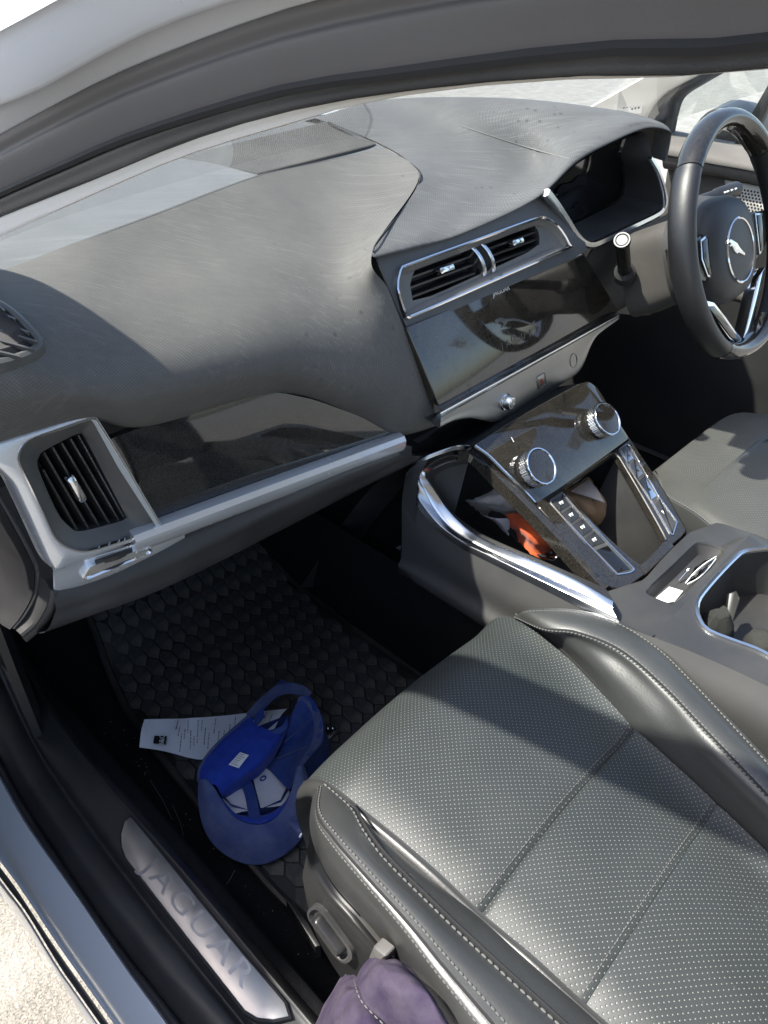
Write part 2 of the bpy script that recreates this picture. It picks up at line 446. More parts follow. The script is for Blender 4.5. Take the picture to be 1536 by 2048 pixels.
# thin glass
def glass(name, tint, refl):
    n = N(name); t = n.t; t.nodes.remove(n.b)
    tr = n.nd('ShaderNodeBsdfTransparent'); tr.inputs[0].default_value = (*tint, 1)
    gl = n.nd('ShaderNodeBsdfGlossy'); gl.inputs['Roughness'].default_value = .02
    fr = n.nd('ShaderNodeFresnel'); fr.inputs[0].default_value = 1.45
    mx = n.nd('ShaderNodeMixShader'); mm = n.math('MULTIPLY', fr.outputs[0], refl)
    n.ln(mm, mx.inputs[0]); n.ln(tr.outputs[0], mx.inputs[1]); n.ln(gl.outputs[0], mx.inputs[2])
    n.ln(mx.outputs[0], t.nodes['Material Output'].inputs[0])
glass('screen_glass', (.90, .93, .91), .7)
glass('clear_film', (.93, .93, .93), 1.0)
# cloth
def cloth(name, c, c2, scale=1400, rough=.85, sheen=.15, blot=14):
    n = N(name); f = n.noise(blot, 5, .65); wv = n.voro(scale, n.coord('Object', (1, 1, 1), (.3, .5, .6)), .3)
    base = n.mix(n.ramp(f, (.35, 0), (.7, 1)), c, c2)
    b = n.bump(wv, .3, .0008); b = n.bump(n.noise(60, 4, .6), .25, .004, b)
    return n.out(base, rough, 0, b, .2, None, .05, sheen)
cloth('cap_blue', (.018, .042, .19), (.045, .075, .22), 1400, .9, .05, 25)
cloth('cap_blue_bright', (.010, .035, .27), (.02, .05, .32), 1600, .8, .1, 30)
cloth('cap_blue_faded', (.045, .065, .17), (.10, .12, .21), 1400, .9, .05, 25)
cloth('cap_white', (.50, .50, .54), (.66, .66, .70))
cloth('purple_cloth', (.036, .027, .054), (.082, .068, .09), 1300, .95, 0, 22)
cloth('orange_nylon', (.62, .085, .02), (.75, .14, .04), 900, .6)
cloth('kraft_paper', (.36, .23, .13), (.46, .31, .19), 300, .8, 0)
cloth('napkin', (.55, .48, .42), (.68, .61, .55), 300, .9, 0)
cloth('black_strap', (.015, .015, .017), (.03, .03, .03), 900, .8)
cloth('grey_cloth', (.022, .022, .021), (.05, .05, .046), 900, .95, 0)
n = N('paper'); f = n.noise(40, 4, .6); n.out(n.mix(f, (.66, .67, .70), (.78, .78, .80)), .7, 0, n.bump(n.noise(25, 3, .6), .3, .004), .3)
# ground: wet, sunlit concrete
n = N('wet_concrete'); f = n.noise(60, 6, .7); v = n.voro(85); f2 = n.noise(6, 4, .6); f3 = n.noise(260, 4, .7)
base = n.mix(n.ramp(f3, (.35, 0), (.65, 1)), (.10, .085, .06), (.38, .35, .30)); base = n.mix(n.ramp(f2, (.4, 0), (.7, .6)), base, (.42, .40, .36))
b = n.bump(f3, .7, .006); b = n.bump(v, .35, .008, b)
n.out(base, n.ramp(f, (.3, .18), (.7, .6)), 0, b, .5)

# ------------------------------------------------------------------ ground
GZ = -.40
vv = []; ff = []
xs = [-400, -60, -12, -4, -2, -1, -.5, 0, .5, 1, 2, 4, 12, 60, 400]; ys = xs
for a in xs:
    for b in ys: vv.append(V((a, b, GZ)))
k = len(ys)
ff = [[i * k + j, (i + 1) * k + j, (i + 1) * k + j + 1, i * k + j + 1] for i in range(len(xs) - 1) for j in range(k - 1)]
tag(mesh('ground', vv, ff, M['wet_concrete']), kind='structure')

# ------------------------------------------------------------------ car body: pillar, roof edge, windscreen, sill, carpet
car = empty('car', (.7, .4, GZ), 'silver car seen through its open passenger door, body shell, pillar, sill and carpet', 'car')
def lean(px, py, a, b):
    x = a
    for i in range(10): x = a + (b - a) * (P(px, py, x=x).z - .85) / .13
    return P(px, py, x=x)
def ext(path, f, r):
    """carry a pillar line on past the frame: down to the scuttle, and back along the roof"""
    a = path[0]; d = (path[0] - path[1]).normalized(); b = path[-1]; e = (path[-1] - path[-2]).normalized()
    fw = [a + d * s + V((0, 0, -.10 * s * s)) for s in (.55, .38, .22, .1)]
    bk = [b + e * s + V((.02 * s, 0, .10 * s)) for s in (.08, .2, .4, .8, 1.4)]
    return fw + path + bk
L_out = ext([lean(*p, -.02, .04) for p in [(0, 60), (60, 28), (115, 0), (300, -90), (600, -190), (1000, -270), (1536, -330)]], 1, 1)
L_cr = ext([lean(*p, .005, .06) for p in [(0, 200), (100, 165), (195, 105), (330, 45), (470, -5), (900, -90), (1536, -130)]], 1, 1)
L_b0 = ext([lean(*p, .035, .085) for p in [(0, 285), (137, 212), (273, 148), (501, 64), (700, 5), (1000, -45), (1536, -75)]], 1, 1)
L_b1 = ext([lean(*p, .046, .092) for p in [(0, 387), (137, 326), (273, 269), (547, 185), (768, 150), (1168, 100), (1536, 85)]], 1, 1)
L_b2 = ext([lean(*p, .052, .096) for p in [(0, 433), (182, 360), (365, 285), (547, 228), (768, 185), (1118, 150), (1536, 136)]], 1, 1)
L_b3 = ext([lean(*p, .058, .102) for p in [(0, 474), (182, 392), (365, 314), (570, 251), (768, 196), (1118, 158), (1536, 139)]], 1, 1)
def rowsof(paths, n=60): return [smooth(p, n) for p in paths]
def mid(a, b, t, off): return [p.lerp(q, t) + off for p, q in zip(a, b)]
so_ = V((-.55, -.25, .8)).normalized()
grid('pillar_skin', rowsof([[p + V((.07, .06, .0)) for p in L_out], [p + V((.03, .03, .006)) for p in L_out], L_out, mid(L_out, L_cr, .5, so_ * .010), L_cr, mid(L_cr, L_b0, .5, so_ * .006), L_b0, [p + V((.02, 0, -.012)) for p in L_b0]]), M['silver_paint'], car, 40, 90)
sr = [[p + V((.004, 0, -.012)) for p in L_b0], mid(L_b0, L_b1, .12, so_ * .006), mid(L_b0, L_b1, .3, so_ * .0085), mid(L_b0, L_b1, .42, so_ * .006), mid(L_b0, L_b1, .62, so_ * .008), mid(L_b0, L_b1, .85, so_ * .005), L_b1, [p + V((.004, .003, -.003)) for p in L_b1]]
grid('door_seal', rowsof(sr), M['rubber_seal'], car, 40, 90)
tube('seal_groove', rowsof([L_b1], 90)[0], .0022, M['dark_gap'], car, 6)
grid('pillar_inner_lip', rowsof([[p + V((.002, .001, -.001)) for p in L_b1], mid(L_b1, L_b2, .25, V()), mid(L_b1, L_b2, .6, V()), L_b2, [p + V((.003, .003, -.001)) for p in L_b2]]), M['black_plastic'], car, 16, 80)
grid('pillar_trim', rowsof([[p + V((.0008, .0008, -.0006)) for p in L_b2], mid(L_b2, L_b3, .5, V()), L_b3, [p + V((.008, .014, .003)) for p in L_b3]]), M['pillar_trim_taupe'], car, 12, 80)
XC = .76                                    # middle of the car
def mirror(p): return V((2 * XC - p.x, p.y, p.z))
# windscreen glass between the two pillars
base = [p + V((.006, .012, .004)) for p in L_b3[:9]]
rows = []
for p in spl(base, 12):
    a = p; b = mirror(p)
    rows.append([a.lerp(b, t) + V((0, .14 * 4 * t * (1 - t) * .8, .035 * 4 * t * (1 - t))) for t in (0, .15, .35, .5, .65, .85, 1)])
grid('windscreen', rows, M['screen_glass'], car, 24, 30)
# far pillar with tweeter grille
fx = 1.50
far = [P(*p, x=fx) for p in [(1230, 250), (1300, 205), (1380, 165), (1480, 120), (1600, 60)]]
far_in = [p + V((-.02, .10, .02)) for p in far]
fp = [[P(*p, x=1.40) for p in [(1050, 330), (1150, 235), (1230, 185), (1310, 140), (1420, 80)]],
      [P(*p, x=1.45) for p in [(1210, 300), (1275, 225), (1330, 180), (1390, 150), (1500, 80)]],
      [P(*p, x=1.49) for p in [(1250, 330), (1302, 245), (1340, 195), (1420, 150), (1530, 85)]]]
grid('far_pillar_trim', fp, M['pillar_trim_taupe'], car, 14, 20, .004)
tw = Fr(P(1240, 215, x=1.425), P(1290, 205, x=1.445), P(1240, 160, x=1.43))
tl = smooth([tw.at(*z3(*p)) for p in [(85, 295), (150, 250), (240, 222), (320, 228), (352, 255), (335, 310), (315, 345)]], 28, True)
gr = plate('tweeter_grille', tl, tw.n, .006, M['pillar_trim_taupe'], car, .002)
cu_, cv_ = tw.uv(sum(tl, V()) / 28); hv, hf = [], []
tlu = [tw.uv(p) for p in offset(tl, .006, tw.n)]
def inside(u, v, poly):
    c = False
    for (x1, y1), (x2, y2) in zip(poly, poly[1:] + poly[:1]):
        if (y1 > v) != (y2 > v) and u < (x2 - x1) * (v - y1) / (y2 - y1) + x1: c = not c
    return c
for i in range(-20, 21):
    for j in range(-14, 15):
        u = cu_ + (i + .5 * (j % 2)) * .0062; v = cv_ + j * .0054
        if inside(u, v, tlu):
            b = len(hv); c = tw.to(u, v, .0006); hv += tw.ring(c, .0022, .0022, 6); hf.append(list(range(b, b + 6)))
if hv: tag(mesh('grille_hole', hv, hf, M['dark_gap'], gr, None, False), kind='stuff')
# bonnet and wiper seen through the screen
bn = [[V((.05, 1.34, .66)), V((.4, 1.24, .755)), V((.76, 1.22, .775)), V((1.12, 1.24, .755)), V((1.5, 1.34, .66))],
      [V((.05, 1.6, .66)), V((.4, 1.55, .745)), V((.76, 1.55, .77)), V((1.12, 1.55, .745)), V((1.5, 1.6, .66))],
      [V((.05, 2.1, .56)), V((.4, 2.15, .64)), V((.76, 2.18, .66)), V((1.12, 2.15, .64)), V((1.5, 2.1, .56))]]
grid('bonnet', bn, M['silver_paint'], car, 20, 24, -.01)
sc_ = [[V((.1, 1.30, .74)), V((.4, 1.22, .765)), V((.76, 1.19, .77)), V((1.12, 1.22, .765)), V((1.45, 1.3, .74))], [V((.1, 1.10, .74)), V((.4, 1.10, .775)), V((.76, 1.10, .785)), V((1.12, 1.10, .775)), V((1.45, 1.10, .74))]]
grid('scuttle', sc_, M['black_plastic'], car, 6, 20, -.005)
# roof lining over the seats
rf = []
for y, z in ((.02, 1.12), (-.3, 1.18), (-.9, 1.20), (-1.6, 1.14)):
    rf.append([V((.20, y, z - .05)), V((.45, y + .01, z)), V((.76, y + .02, z + .01)), V((1.07, y + .01, z)), V((1.32, y, z - .05))])
grid('roof_lining', rf, M['pillar_trim_taupe'], car, 12, 16, .02)
# ---- sill: painted flange, rubber, black trim, tread plate
def zl(pts, zf, z): return [P(*(zf(*p) if zf else p), z=z) for p in pts]
def extend(l, a, b):
    """carry a line on past both ends"""
    return [l[0] + (l[0] - l[1]).normalized() * a] + l + [l[-1] + (l[-1] - l[-2]).normalized() * b]
s_g0 = extend(zl([(30, 1050), (180, 1250), (420, 1640), (700, 2040)], z1, .02), .15, .5)          # outer lower flange
s_g1 = extend(zl([(40, 1075), (200, 1300), (440, 1690), (690, 2040)], z1, .012), .15, .5)
s_p0 = extend(zl([(5, 880), (150, 1075), (420, 1480), (815, 2040)], z1, .045), .15, .5)          # painted sill outer edge
s_p1 = extend(zl([(0, 640), (200, 980), (560, 1540), (900, 2040)], z1, .075), .15, .5)
s_p2 = extend(zl([(0, 270), (200, 620), (560, 1130), (900, 1630), (1200, 2040)], z1, .092), .15, .5)   # painted sill inner edge
sp = lambda l: spl(l, 20)
s_p0, s_p1, s_p2, s_g0, s_g1 = map(sp, (s_p0, s_p1, s_p2, s_g0, s_g1))
grid('sill_panel', [[p + V((.008, 0, -.03)) for p in s_p0], s_p0, [p + V((.004, 0, .006)) for p in s_p0], s_p1, [p + V((-.004, 0, .001)) for p in s_p2], s_p2, [p + V((.006, 0, -.01)) for p in s_p2]], M['silver_paint'], car, 30, 50)
grid('sill_rubber', [[p + V((-.004, 0, .004)) for p in s_p0], mid(s_g0, s_p0, .5, V((0, 0, -.012))), [p + V((.002, 0, -.004)) for p in s_g0]], M['rubber_seal'], car, 8, 40)
grid('sill_flange', [s_g0, [p + V((-.003, 0, 0)) for p in s_g0], s_g1, [p + V((0, 0, -.14)) for p in s_g1]], M['silver_paint'], car, 10, 40)
t0 = sp(extend(zl([(0, 160), (180, 480), (520, 1000), (900, 1540), (1290, 2040)], z1, .098), .2, .5))
t1 = sp(extend([P(*zE(*p), z=.115) for p in [(0, 480), (150, 760), (400, 1130), (800, 1640), (1050, 1915)]], .2, .5))
t2 = sp(extend([P(*zE(*p), z=.112) for p in [(20, 270), (160, 560), (330, 830), (700, 1330), (1170, 1915)]], .2, .5))
t3 = sp(extend([P(*zE(*p), z=.12) for p in [(30, 230), (180, 560), (370, 830), (740, 1330), (1210, 1915)]], .2, .5))
t4 = sp(extend([P(*zE(*p), z=.128) for p in [(75, 110), (240, 400), (470, 700), (900, 1190), (1480, 1880)]], .2, .5))
t5 = sp(extend([P(*zE(*p), z=.10) for p in [(130, 150), (290, 420), (520, 700), (930, 1170), (1536, 1880)]], .2, .5))
grid('sill_seal', [[p + V((0, 0, -.01)) for p in s_p2], mid(s_p2, t0, .3, V((0, 0, .004))), t0, [p + V((.004, 0, -.006)) for p in t0], mid(t0, t1, .12, V((0, 0, 0)))], M['sill_plastic'], car, 16, 40)
grid('sill_trim', [mid(t0, t1, .10, V((0, 0, -.002))), mid(t0, t1, .5, V((0, 0, .003))), t1, mid(t1, t2, .6, V((0, 0, .002))), t2, t3, mid(t3, t4, .3, V((0, 0, .001))), mid(t3, t4, .8, V((0, 0, .001))), t4, t5], M['sill_plastic'], car, 50, 60)
# tread plate
tq = Fr(P(265, 1645, z=.128), P(575, 2030, z=.131), P(330, 1640, z=.130))
tlp = [(600, 945), (583, 1000), (590, 1085), (640, 1165), (1120, 1780), (1195, 1865), (1265, 1892), (1368, 1892), (1386, 1870), (1370, 1820), (1100, 1500), (660, 960), (625, 938)]
tp = smooth(tq.loop(tlp, zE, .002), 40, True)
rim = plate('tread_plate_surround', offset(tp, -.0025, tq.n), tq.n, .010, M['dark_gap'], car, .0006)
n = N('tread_steel'); g = n.noise(60, 4, .7, n.coord('Object', (1, .25, 1))); g2 = n.noise(25, 5, .6)
n.out(n.mix(g2, (.40, .375, .35), (.55, .53, .51)), n.ramp(g2, (.3, .30), (.75, .5)), .85, n.bump(g, .06, .001))
tpo = plate('tread_plate', [p + tq.n * .0012 for p in tp], tq.n, .008, M['tread_steel'], car, .0008)
cJ = tq.at(*zE(925, 1420), .0034); dJ = (tq.at(*zE(1110, 1640)) - tq.at(*zE(730, 1195))).normalized()
LJ = (tq.at(*zE(1130, 1670)) - tq.at(*zE(700, 1160))).length
n = N('tread_letter'); n.out((.46, .46, .48), .28, .8)
text('tread_plate_lettering', 'JAGUAR', .031, cJ + tq.n.cross(dJ) * .003, dJ, tq.n.cross(dJ), M['tread_letter'], tpo, .0002, 'CENTER', 0, 1.15, 1.55)
# ---- kick panel at the front of the door opening
kp = [[P(*p, x=-.01) for p in [(-60, 1120), (-10, 1180), (20, 1290), (30, 1330)]], [P(*p, x=.03) for p in [(-50, 1180), (20, 1250), (75, 1290), (70, 1310)]]]
# ---- carpet floor and toe board
FL = [(.03, .10), (.085, .105), (.10, .06), (.115, .012), (.16, 0), (.35, 0), (.5, 0), (.56, .006), (.585, .03), (.60, .10), (.615, .2), (.80, .22)]
rows = []
for y, dz in ((-.7, 0), (-.3, 0), (.2, 0), (.5, 0), (.75, .0), (.9, .012), (1.0, .06), (1.12, .17), (1.25, .34), (1.3, .5)):
    rows.append([V((x, y, max(z, min(dz, .25)) if z > .02 else z + dz)) for x, z in FL])
grid('carpet', rows, M['carpet'], car, 50, 50, .01)
rows = []
for y, dz in ((-.7, 0), (.2, 0), (.6, .0), (.9, .02), (1.05, .12), (1.2, .32)):
    rows.append([V((x, y, max(z, min(z + dz, .3)))) for x, z in ((.78, .25), (.80, .1), (.84, .0), (1.1, 0), (1.35, 0), (1.42, .06), (1.45, .15))])
grid('driver_carpet', rows, M['carpet'], car, 24, 24, .01)
wl = [V((.02, 1.3, .05)), V((.02, 1.3, .66)), V((1.5, 1.3, .66)), V((1.5, 1.3, .05))]
grid('bulkhead', [[wl[0], wl[3]], [wl[1], wl[2]]], M['dark_gap'], car, 4, 8, .01)
grid('driver_kick_panel', [[V((1.40, .30, .02)), V((1.40, .30, .62))], [V((1.41, .8, .02)), V((1.41, .8, .62))], [V((1.40, 1.3, .02)), V((1.40, 1.3, .66))]], M['dark_gap'], car, 10, 8, .01)
grid('driver_sill', [[V((1.40, -.5, .10)), V((1.40, .9, .10))], [V((1.52, -.5, .12)), V((1.52, .9, .12))], [V((1.54, -.5, -.2)), V((1.54, .9, -.2))]], M['sill_plastic'], car, 6, 8, .01)
wg = [[V((x_, y_, z_)) for y_ in (.838, 1.2, 1.7, 2.2)] for x_, z_ in ((.06, .70), (-.06, .66), (-.12, .55), (-.14, .2), (-.10, -.2))]
grid('front_wing', wg, M['silver_paint'], car, 16, 16, .006)
cx = .03
hinge = [[V((cx - .005, .80, .03)), V((cx - .005, .80, .3)), V((cx, .80, .62))], [V((cx + .02, .9, .03)), V((cx + .02, .9, .3)), V((cx + .02, .9, .62))], [V((cx + .02, 1.3, .03)), V((cx + .02, 1.3, .3)), V((cx + .02, 1.3, .62))]]
grid('kick_panel', hinge, M['sill_plastic'], car, 10, 10, .01)

# ------------------------------------------------------------------ floor mat of raised cells
def mat_pt(x, y, w=0):
    """the mat follows the floor and runs up the toe board"""
    y0 = .86
    if y <= y0: p = V((x, y, .012)); n_ = V((0, 0, 1))
    else:
        d = y - y0; a = min(d / .12, 1) * .62
        p = V((x, y0 + d * math.cos(a * .8), .012 + d * math.sin(a * .75) * .9)); n_ = V((0, -math.sin(a), math.cos(a)))
    return p + n_ * w, n_
fm = empty('floor_mat', (.38, .7, .0), 'black rubber floor mat with raised honeycomb cells in the passenger footwell', 'floor mat')
def mat_edges(y):
    """left and right rim of the mat at distance y"""
    l = [(.20, .16), (.45, .15), (.60, .153), (.75, .16), (.86, .172), (.95, .19), (1.05, .21), (1.2, .225)]
    r = [(.20, .574), (.55, .574), (.73, .573), (.86, .58), (.95, .575), (1.0, .585), (1.1, .60), (1.2, .61)]
    def it(t):
        for (a, b), (c, d) in zip(t[:-1], t[1:]):
            if a <= y <= c: return b + (d - b) * (y - a) / (c - a)
        return t[-1][1]
    return it(l), it(r)
ysm = [.20 + .025 * i for i in range(40)]
rows = []
for y in ysm:
    a, b = mat_edges(y); rows.append([mat_pt(a + (b - a) * t, y, 0)[0] for t in (0, .1, .3, .5, .7, .9, 1)])
grid('mat_base', rows, M['rubber_mat'], fm, 60, 20, .008)
for side in (0, 1):
    tube('mat_rim', [mat_pt(mat_edges(y)[side] + (.004 if not side else -.004), y, .004)[0] for y in ysm], .0065, M['rubber_mat'], fm, 8)
HW, HL = .0125, .0235                        # half width and half length of one cell
me = bpy.data.meshes.new('cell')
def hexo(s, z): return [V((x * (HW - s) / HW, y * (HL - s) / HL, z)) for x, y in ((0, HL), (HW, HL * .42), (HW, -HL * .42), (0, -HL), (-HW, -HL * .42), (-HW, HL * .42))]
hv, hf = g_loft([hexo(.0005, 0), hexo(.0005, .0019), hexo(.0010, .0023)], False, True)
me.from_pydata([tuple(p) for p in hv], [], hf); me.materials.append(M['mat_cell'])
cells = []
pitx, pity = HW * 2 + .0016, HL * 1.42 + .0017
jy = 0; y = .40
while y < 1.13:
    a, b = mat_edges(y); i = 0; x0 = .15 + (pitx / 2 if jy % 2 else 0)
    x = x0
    while x < b - .014:
        if x > a + .014: cells.append((x, y))
        x += pitx
    y += pity; jy += 1
def vis(c):
    p = mat_pt(*c)[0] - CAM; q = V((p.x * R.x + p.y * F.x + p.z * U.x, p.x * R.y + p.y * F.y + p.z * U.y, p.x * R.z + p.y * F.z + p.z * U.z))
    return q.z
cells.sort(key=vis)
rest_v, rest_f = [], []
for i, (x, y) in enumerate(cells):
    p, n_ = mat_pt(x, y, .0005); tl_ = math.atan2(-n_.y, n_.z); j = random.uniform(-.0002, .0002)
    if i < 300:
        o = bpy.data.objects.new('cell', me); col.objects.link(o); o.parent = fm
        o.location = p - W0['floor_mat'] + n_ * j; o.rotation_euler = (tl_, random.uniform(-.005, .005), random.uniform(-.01, .01)); W0[o.name] = p
    else:
        mt = Matrix.Translation(p) @ Matrix.Rotation(tl_, 4, 'X'); b = len(rest_v)
        rest_v += [mt @ q for q in hv]; rest_f += [[k + b for k in f] for f in hf]
if rest_v: tag(mesh('cell_rows', rest_v, rest_f, M['mat_cell'], fm, None, False), kind='stuff')
print('cells', len(cells))

# ------------------------------------------------------------------ dashboard
dash = empty('dashboard', (.55, .75, .42), 'dusty black leather dashboard with chrome trims, vents, touchscreen and hooded instruments', 'dashboard')
C1 = [(0, 542, .715), (0, 590, .665), (0, 640, .62), (0, 700, .592), (0, 760, .578), (0, 820, .58), (0, 886, .603)]
C2 = [(150, 485, .722), (150, 560, .665), (150, 640, .615), (150, 710, .587), (155, 770, .573), (165, 808, .576), (183, 842, .603)]
C3 = [(300, 430, .75), (300, 530, .68), (300, 620, .62), (300, 700, .582), (300, 770, .565), (300, 815, .57), (300, 852, .598)]
C4 = [(515, 350, .80), (520, 470, .70), (525, 570, .625), (530, 650, .582), (540, 720, .562), (550, 760, .565), (558, 788, .588)]
C5 = [(650, 320, .822), (655, 440, .71), (655, 540, .635), (660, 630, .585), (680, 710, .56), (695, 780, .553), (704, 830, .572)]
C6 = [(735, 302, .832), (760, 390, .718), (712, 520, .622), (735, 620, .578), (765, 720, .553), (788, 800, .543), (798, 868, .556)]
C7 = [(770, 295, .835), (838, 352, .72), (745, 503, .606), (777, 580, .582), (817, 680, .566), (857, 775, .552), (883, 848, .546)]
cols = [[P(a, b, y=c) for a, b, c in q] for q in (C1, C2, C3, C4, C5, C6, C7)]
cols = [[p + V((-.085, .012, -.012)) for p in cols[0]]] + cols
for q in cols: q.append(q[-1] + V((0, .05, -.012)))
pad_o = grid('passenger_pad', [list(r) for r in zip(*cols)], M['dash_leather'], dash, 70, 90)
edge = [cols[-1][k] for k in range(2, 7)]
grid('pad_end_trim', [edge, [p + V((.003, .004, .0)) for p in edge], [p + V((.012, .05, -.01)) for p in edge]], M['dark_gap'], dash, 6, 30)
# windscreen-side panel and its grille
r0 = [q[0] for q in cols]
fw = [P(650, 243, y=.925)]
tops = []
for k, p in enumerate(r0):
    t = k / 7; e = V((p.x + (.02 + .0 * t), 1.09, .775 + .045 * t))
    if k == 7: e = V((fw[0].x + .16, 1.09, .80))
    m_ = p.lerp(e, .35) + V((0, 0, .004))
    if k == 7: m_ = fw[0]
    tops.append([p + V((0, -.002, -.0005)), m_, e])
dfp = grid('defrost_panel', [list(r) for r in zip(*tops)], M['defrost_plastic'], dash, 20, 60)
gq = [hit(dfp, *p) or q for p, q in (((362, 316), P(362, 316, y=.955)), ((516, 350), P(515, 351, y=.80)), ((752, 290), P(760, 290, y=.835)), ((652, 246), P(652, 243, y=.93)))]; print('grille', [tuple(round(c, 3) for c in p) for p in gq])
gn = (gq[2] - gq[1]).cross(gq[0] - gq[1]).normalized()
gfr = grid('defrost_grille', [[gq[0] + gn * .001, gq[3] + gn * .001], [(gq[0] + gq[1]) / 2 + gn * .002, (gq[2] + gq[3]) / 2 + gn * .002], [gq[1] + gn * .001, gq[2] + gn * .001]], M['facia_plastic'], dash, 10, 20, -.02)
sv, sf = [], []
for k in range(64):
    t = (k + .5) / 64
    a = gq[1].lerp(gq[2], t) + gn * .0022; b = gq[0].lerp(gq[3], t) + gn * .0022
    v_, f_ = g_sweep([a, a.lerp(b, .5) + gn * .0008, b], [(-.0006, -.001), (-.0005, .0004), (.0005, .0004), (.0006, -.001)], gn)
    b0 = len(sv); sv += v_; sf += [[i + b0 for i in f] for f in f_]
tag(mesh('grille_rib', sv, sf, M['grey_plastic'], gfr, None, False), kind='stuff')
# centre pad and instrument hood, one skin
K = [[(650, 243, .925), (770, 295, .835), (838, 352, .72), (788, 440, .648), (745, 503, .606), (752, 515, .603)],
     [(715, 222, .93), (830, 280, .82), (905, 355, .71), (865, 428, .645), (828, 482, .607), (833, 495, .604)],
     [(768, 207, .94), (880, 255, .82), (990, 340, .70), (965, 405, .645), (925, 456, .610), (928, 466, .606)],
     [(850, 200, .88), (955, 243, .78), (1055, 315, .70), (1072, 355, .65), (1070, 388, .614), (1070, 398, .610)],
     [(950, 198, .82), (1030, 228, .75), (1090, 268, .69), (1126, 298, .64), (1147, 314, .614), (1152, 325, .610)],
     [(1070, 201, .76), (1115, 217, .71), (1160, 240, .67), (1193, 262, .63), (1211, 278, .610), (1216, 288, .606)],
     [(1190, 214, .70), (1212, 221, .67), (1245, 231, .64), (1270, 241, .61), (1286, 248, .600), (1291, 257, .596)],
     [(1275, 230, .645), (1292, 235, .63), (1310, 241, .615), (1325, 248, .60), (1334, 255, .592), (1337, 263, .588)],
     [(1310, 250, .645), (1320, 252, .635), (1330, 257, .622), (1338, 265, .606), (1341, 275, .596), (1338, 282, .590)],
     [(1325, 310, .66), (1328, 310, .65), (1332, 312, .63), (1334, 316, .61), (1333, 320, .60), (1329, 322, .594)]]
kc = [[P(a, b, y=c) for a, b, c in q] for q in K]
kc = [[q[0] + V((.05, .16, -.035)), q[0] + V((.03, .07, -.008))] + q + [q[-1] + V((.004, .03, .002))] for q in kc]
cpad = grid('centre_pad', [list(r) for r in zip(*kc)], M['dash_leather_upper'], dash, 60, 110)
def on_top(px, py, cols_, w=.001):
    return None
seam = [hit(cpad, 923 + (1150 - 923) * t, 252 + (321 - 252) * t + 3 * math.sin(3.1 * t), .0) for t in (i / 14 for i in range(15))]
tube('hood_seam', [p for p in seam if p], .0011, M['stitch_thread'], dash, 6)
tube('pad_seam', smooth([P(a, b, y=c) + V((0, -.001, .0008)) for a, b, c in [(655, 245, .92), (770, 295, .835), (825, 332, .755), (840, 352, .716), (825, 390, .69), (788, 440, .648), (755, 482, .615), (745, 503, .606), (752, 515, .602)]], 60), .0010, M['dark_gap'], dash, 6)
# ---- instrument binnacle
bo = [(1097, 384), (1133, 441), (1156, 476), (1185, 490), (1242, 463), (1312, 429), (1331, 407), (1328, 380), (1317, 345), (1303, 318), (1293, 262), (1217, 290), (1153, 328), (1118, 360)]
by = [.606, .596, .592, .588, .583, .577, .574, .577, .582, .586, .606, .612, .616, .614]
b0_ = [P(a, b, y=c) for (a, b), c in zip(bo, by)]
b0_ = resample(b0_, 56, True)
cen = sum(b0_, V()) / 56
b1_ = [p + V((0, .018, 0)) + (cen - p) * .03 for p in b0_]
b2_ = [V((cen.x + .005 + (p.x - cen.x) * .93, .645 - (p.z - cen.z) * .12, cen.z + .002 + (p.z - cen.z) * .93)) for p in b0_]
loft('binnacle', [[p + V((0, -.0, 0)) for p in b0_], b1_, b2_], M['black_plastic'], dash, False, False)
disp = loft('instrument_display', [b2_, [p + V((0, .004, 0)) for p in offset(b2_, .002, V((0, -1, 0)))]], M['display_black'], dash, False, True)
def on_disp(px, py): return P(px, py, y=.655)
text('display_figure', '50', .020, on_disp(1158, 417) + V((0, -.012, 0)), V((1, 0, 0)), V((0, .25, 1)), M['display_print'], disp, .0002)
cvx = [on_disp(*zD(*p)) + V((0, -.010, 0)) for p in [(670, 760), (690, 735), (735, 725), (755, 700), (785, 698), (795, 740), (780, 735), (755, 738), (740, 750), (700, 765), (680, 785)]]
plate('display_car_symbol', cvx, V((0, -1, 0)), .001, M['display_print'], disp, .0002)
cp = [P(*p, y=c) for p, c in zip([(1093, 385), (1113, 411), (1133, 441), (1150, 468), (1165, 484), (1182, 490), (1205, 482), (1242, 464), (1280, 446), (1312, 430), (1326, 419), (1331, 404), (1328, 380), (1317, 345), (1301, 316)],
      [.604, .600, .595, .590, .587, .584, .582, .579, .576, .573, .571, .570, .573, .578, .584])]
cp = smooth(cp, 70)
sweep('binnacle_trim', cp, [(-.0045, -.006), (-.0055, 0), (-.0035, .004), (.0035, .004), (.0055, 0), (.0045, -.006)], M['satin_chrome'], dash, V((0, -1, .25)), False, [1.15 - .5 * i / 69 for i in range(70)])
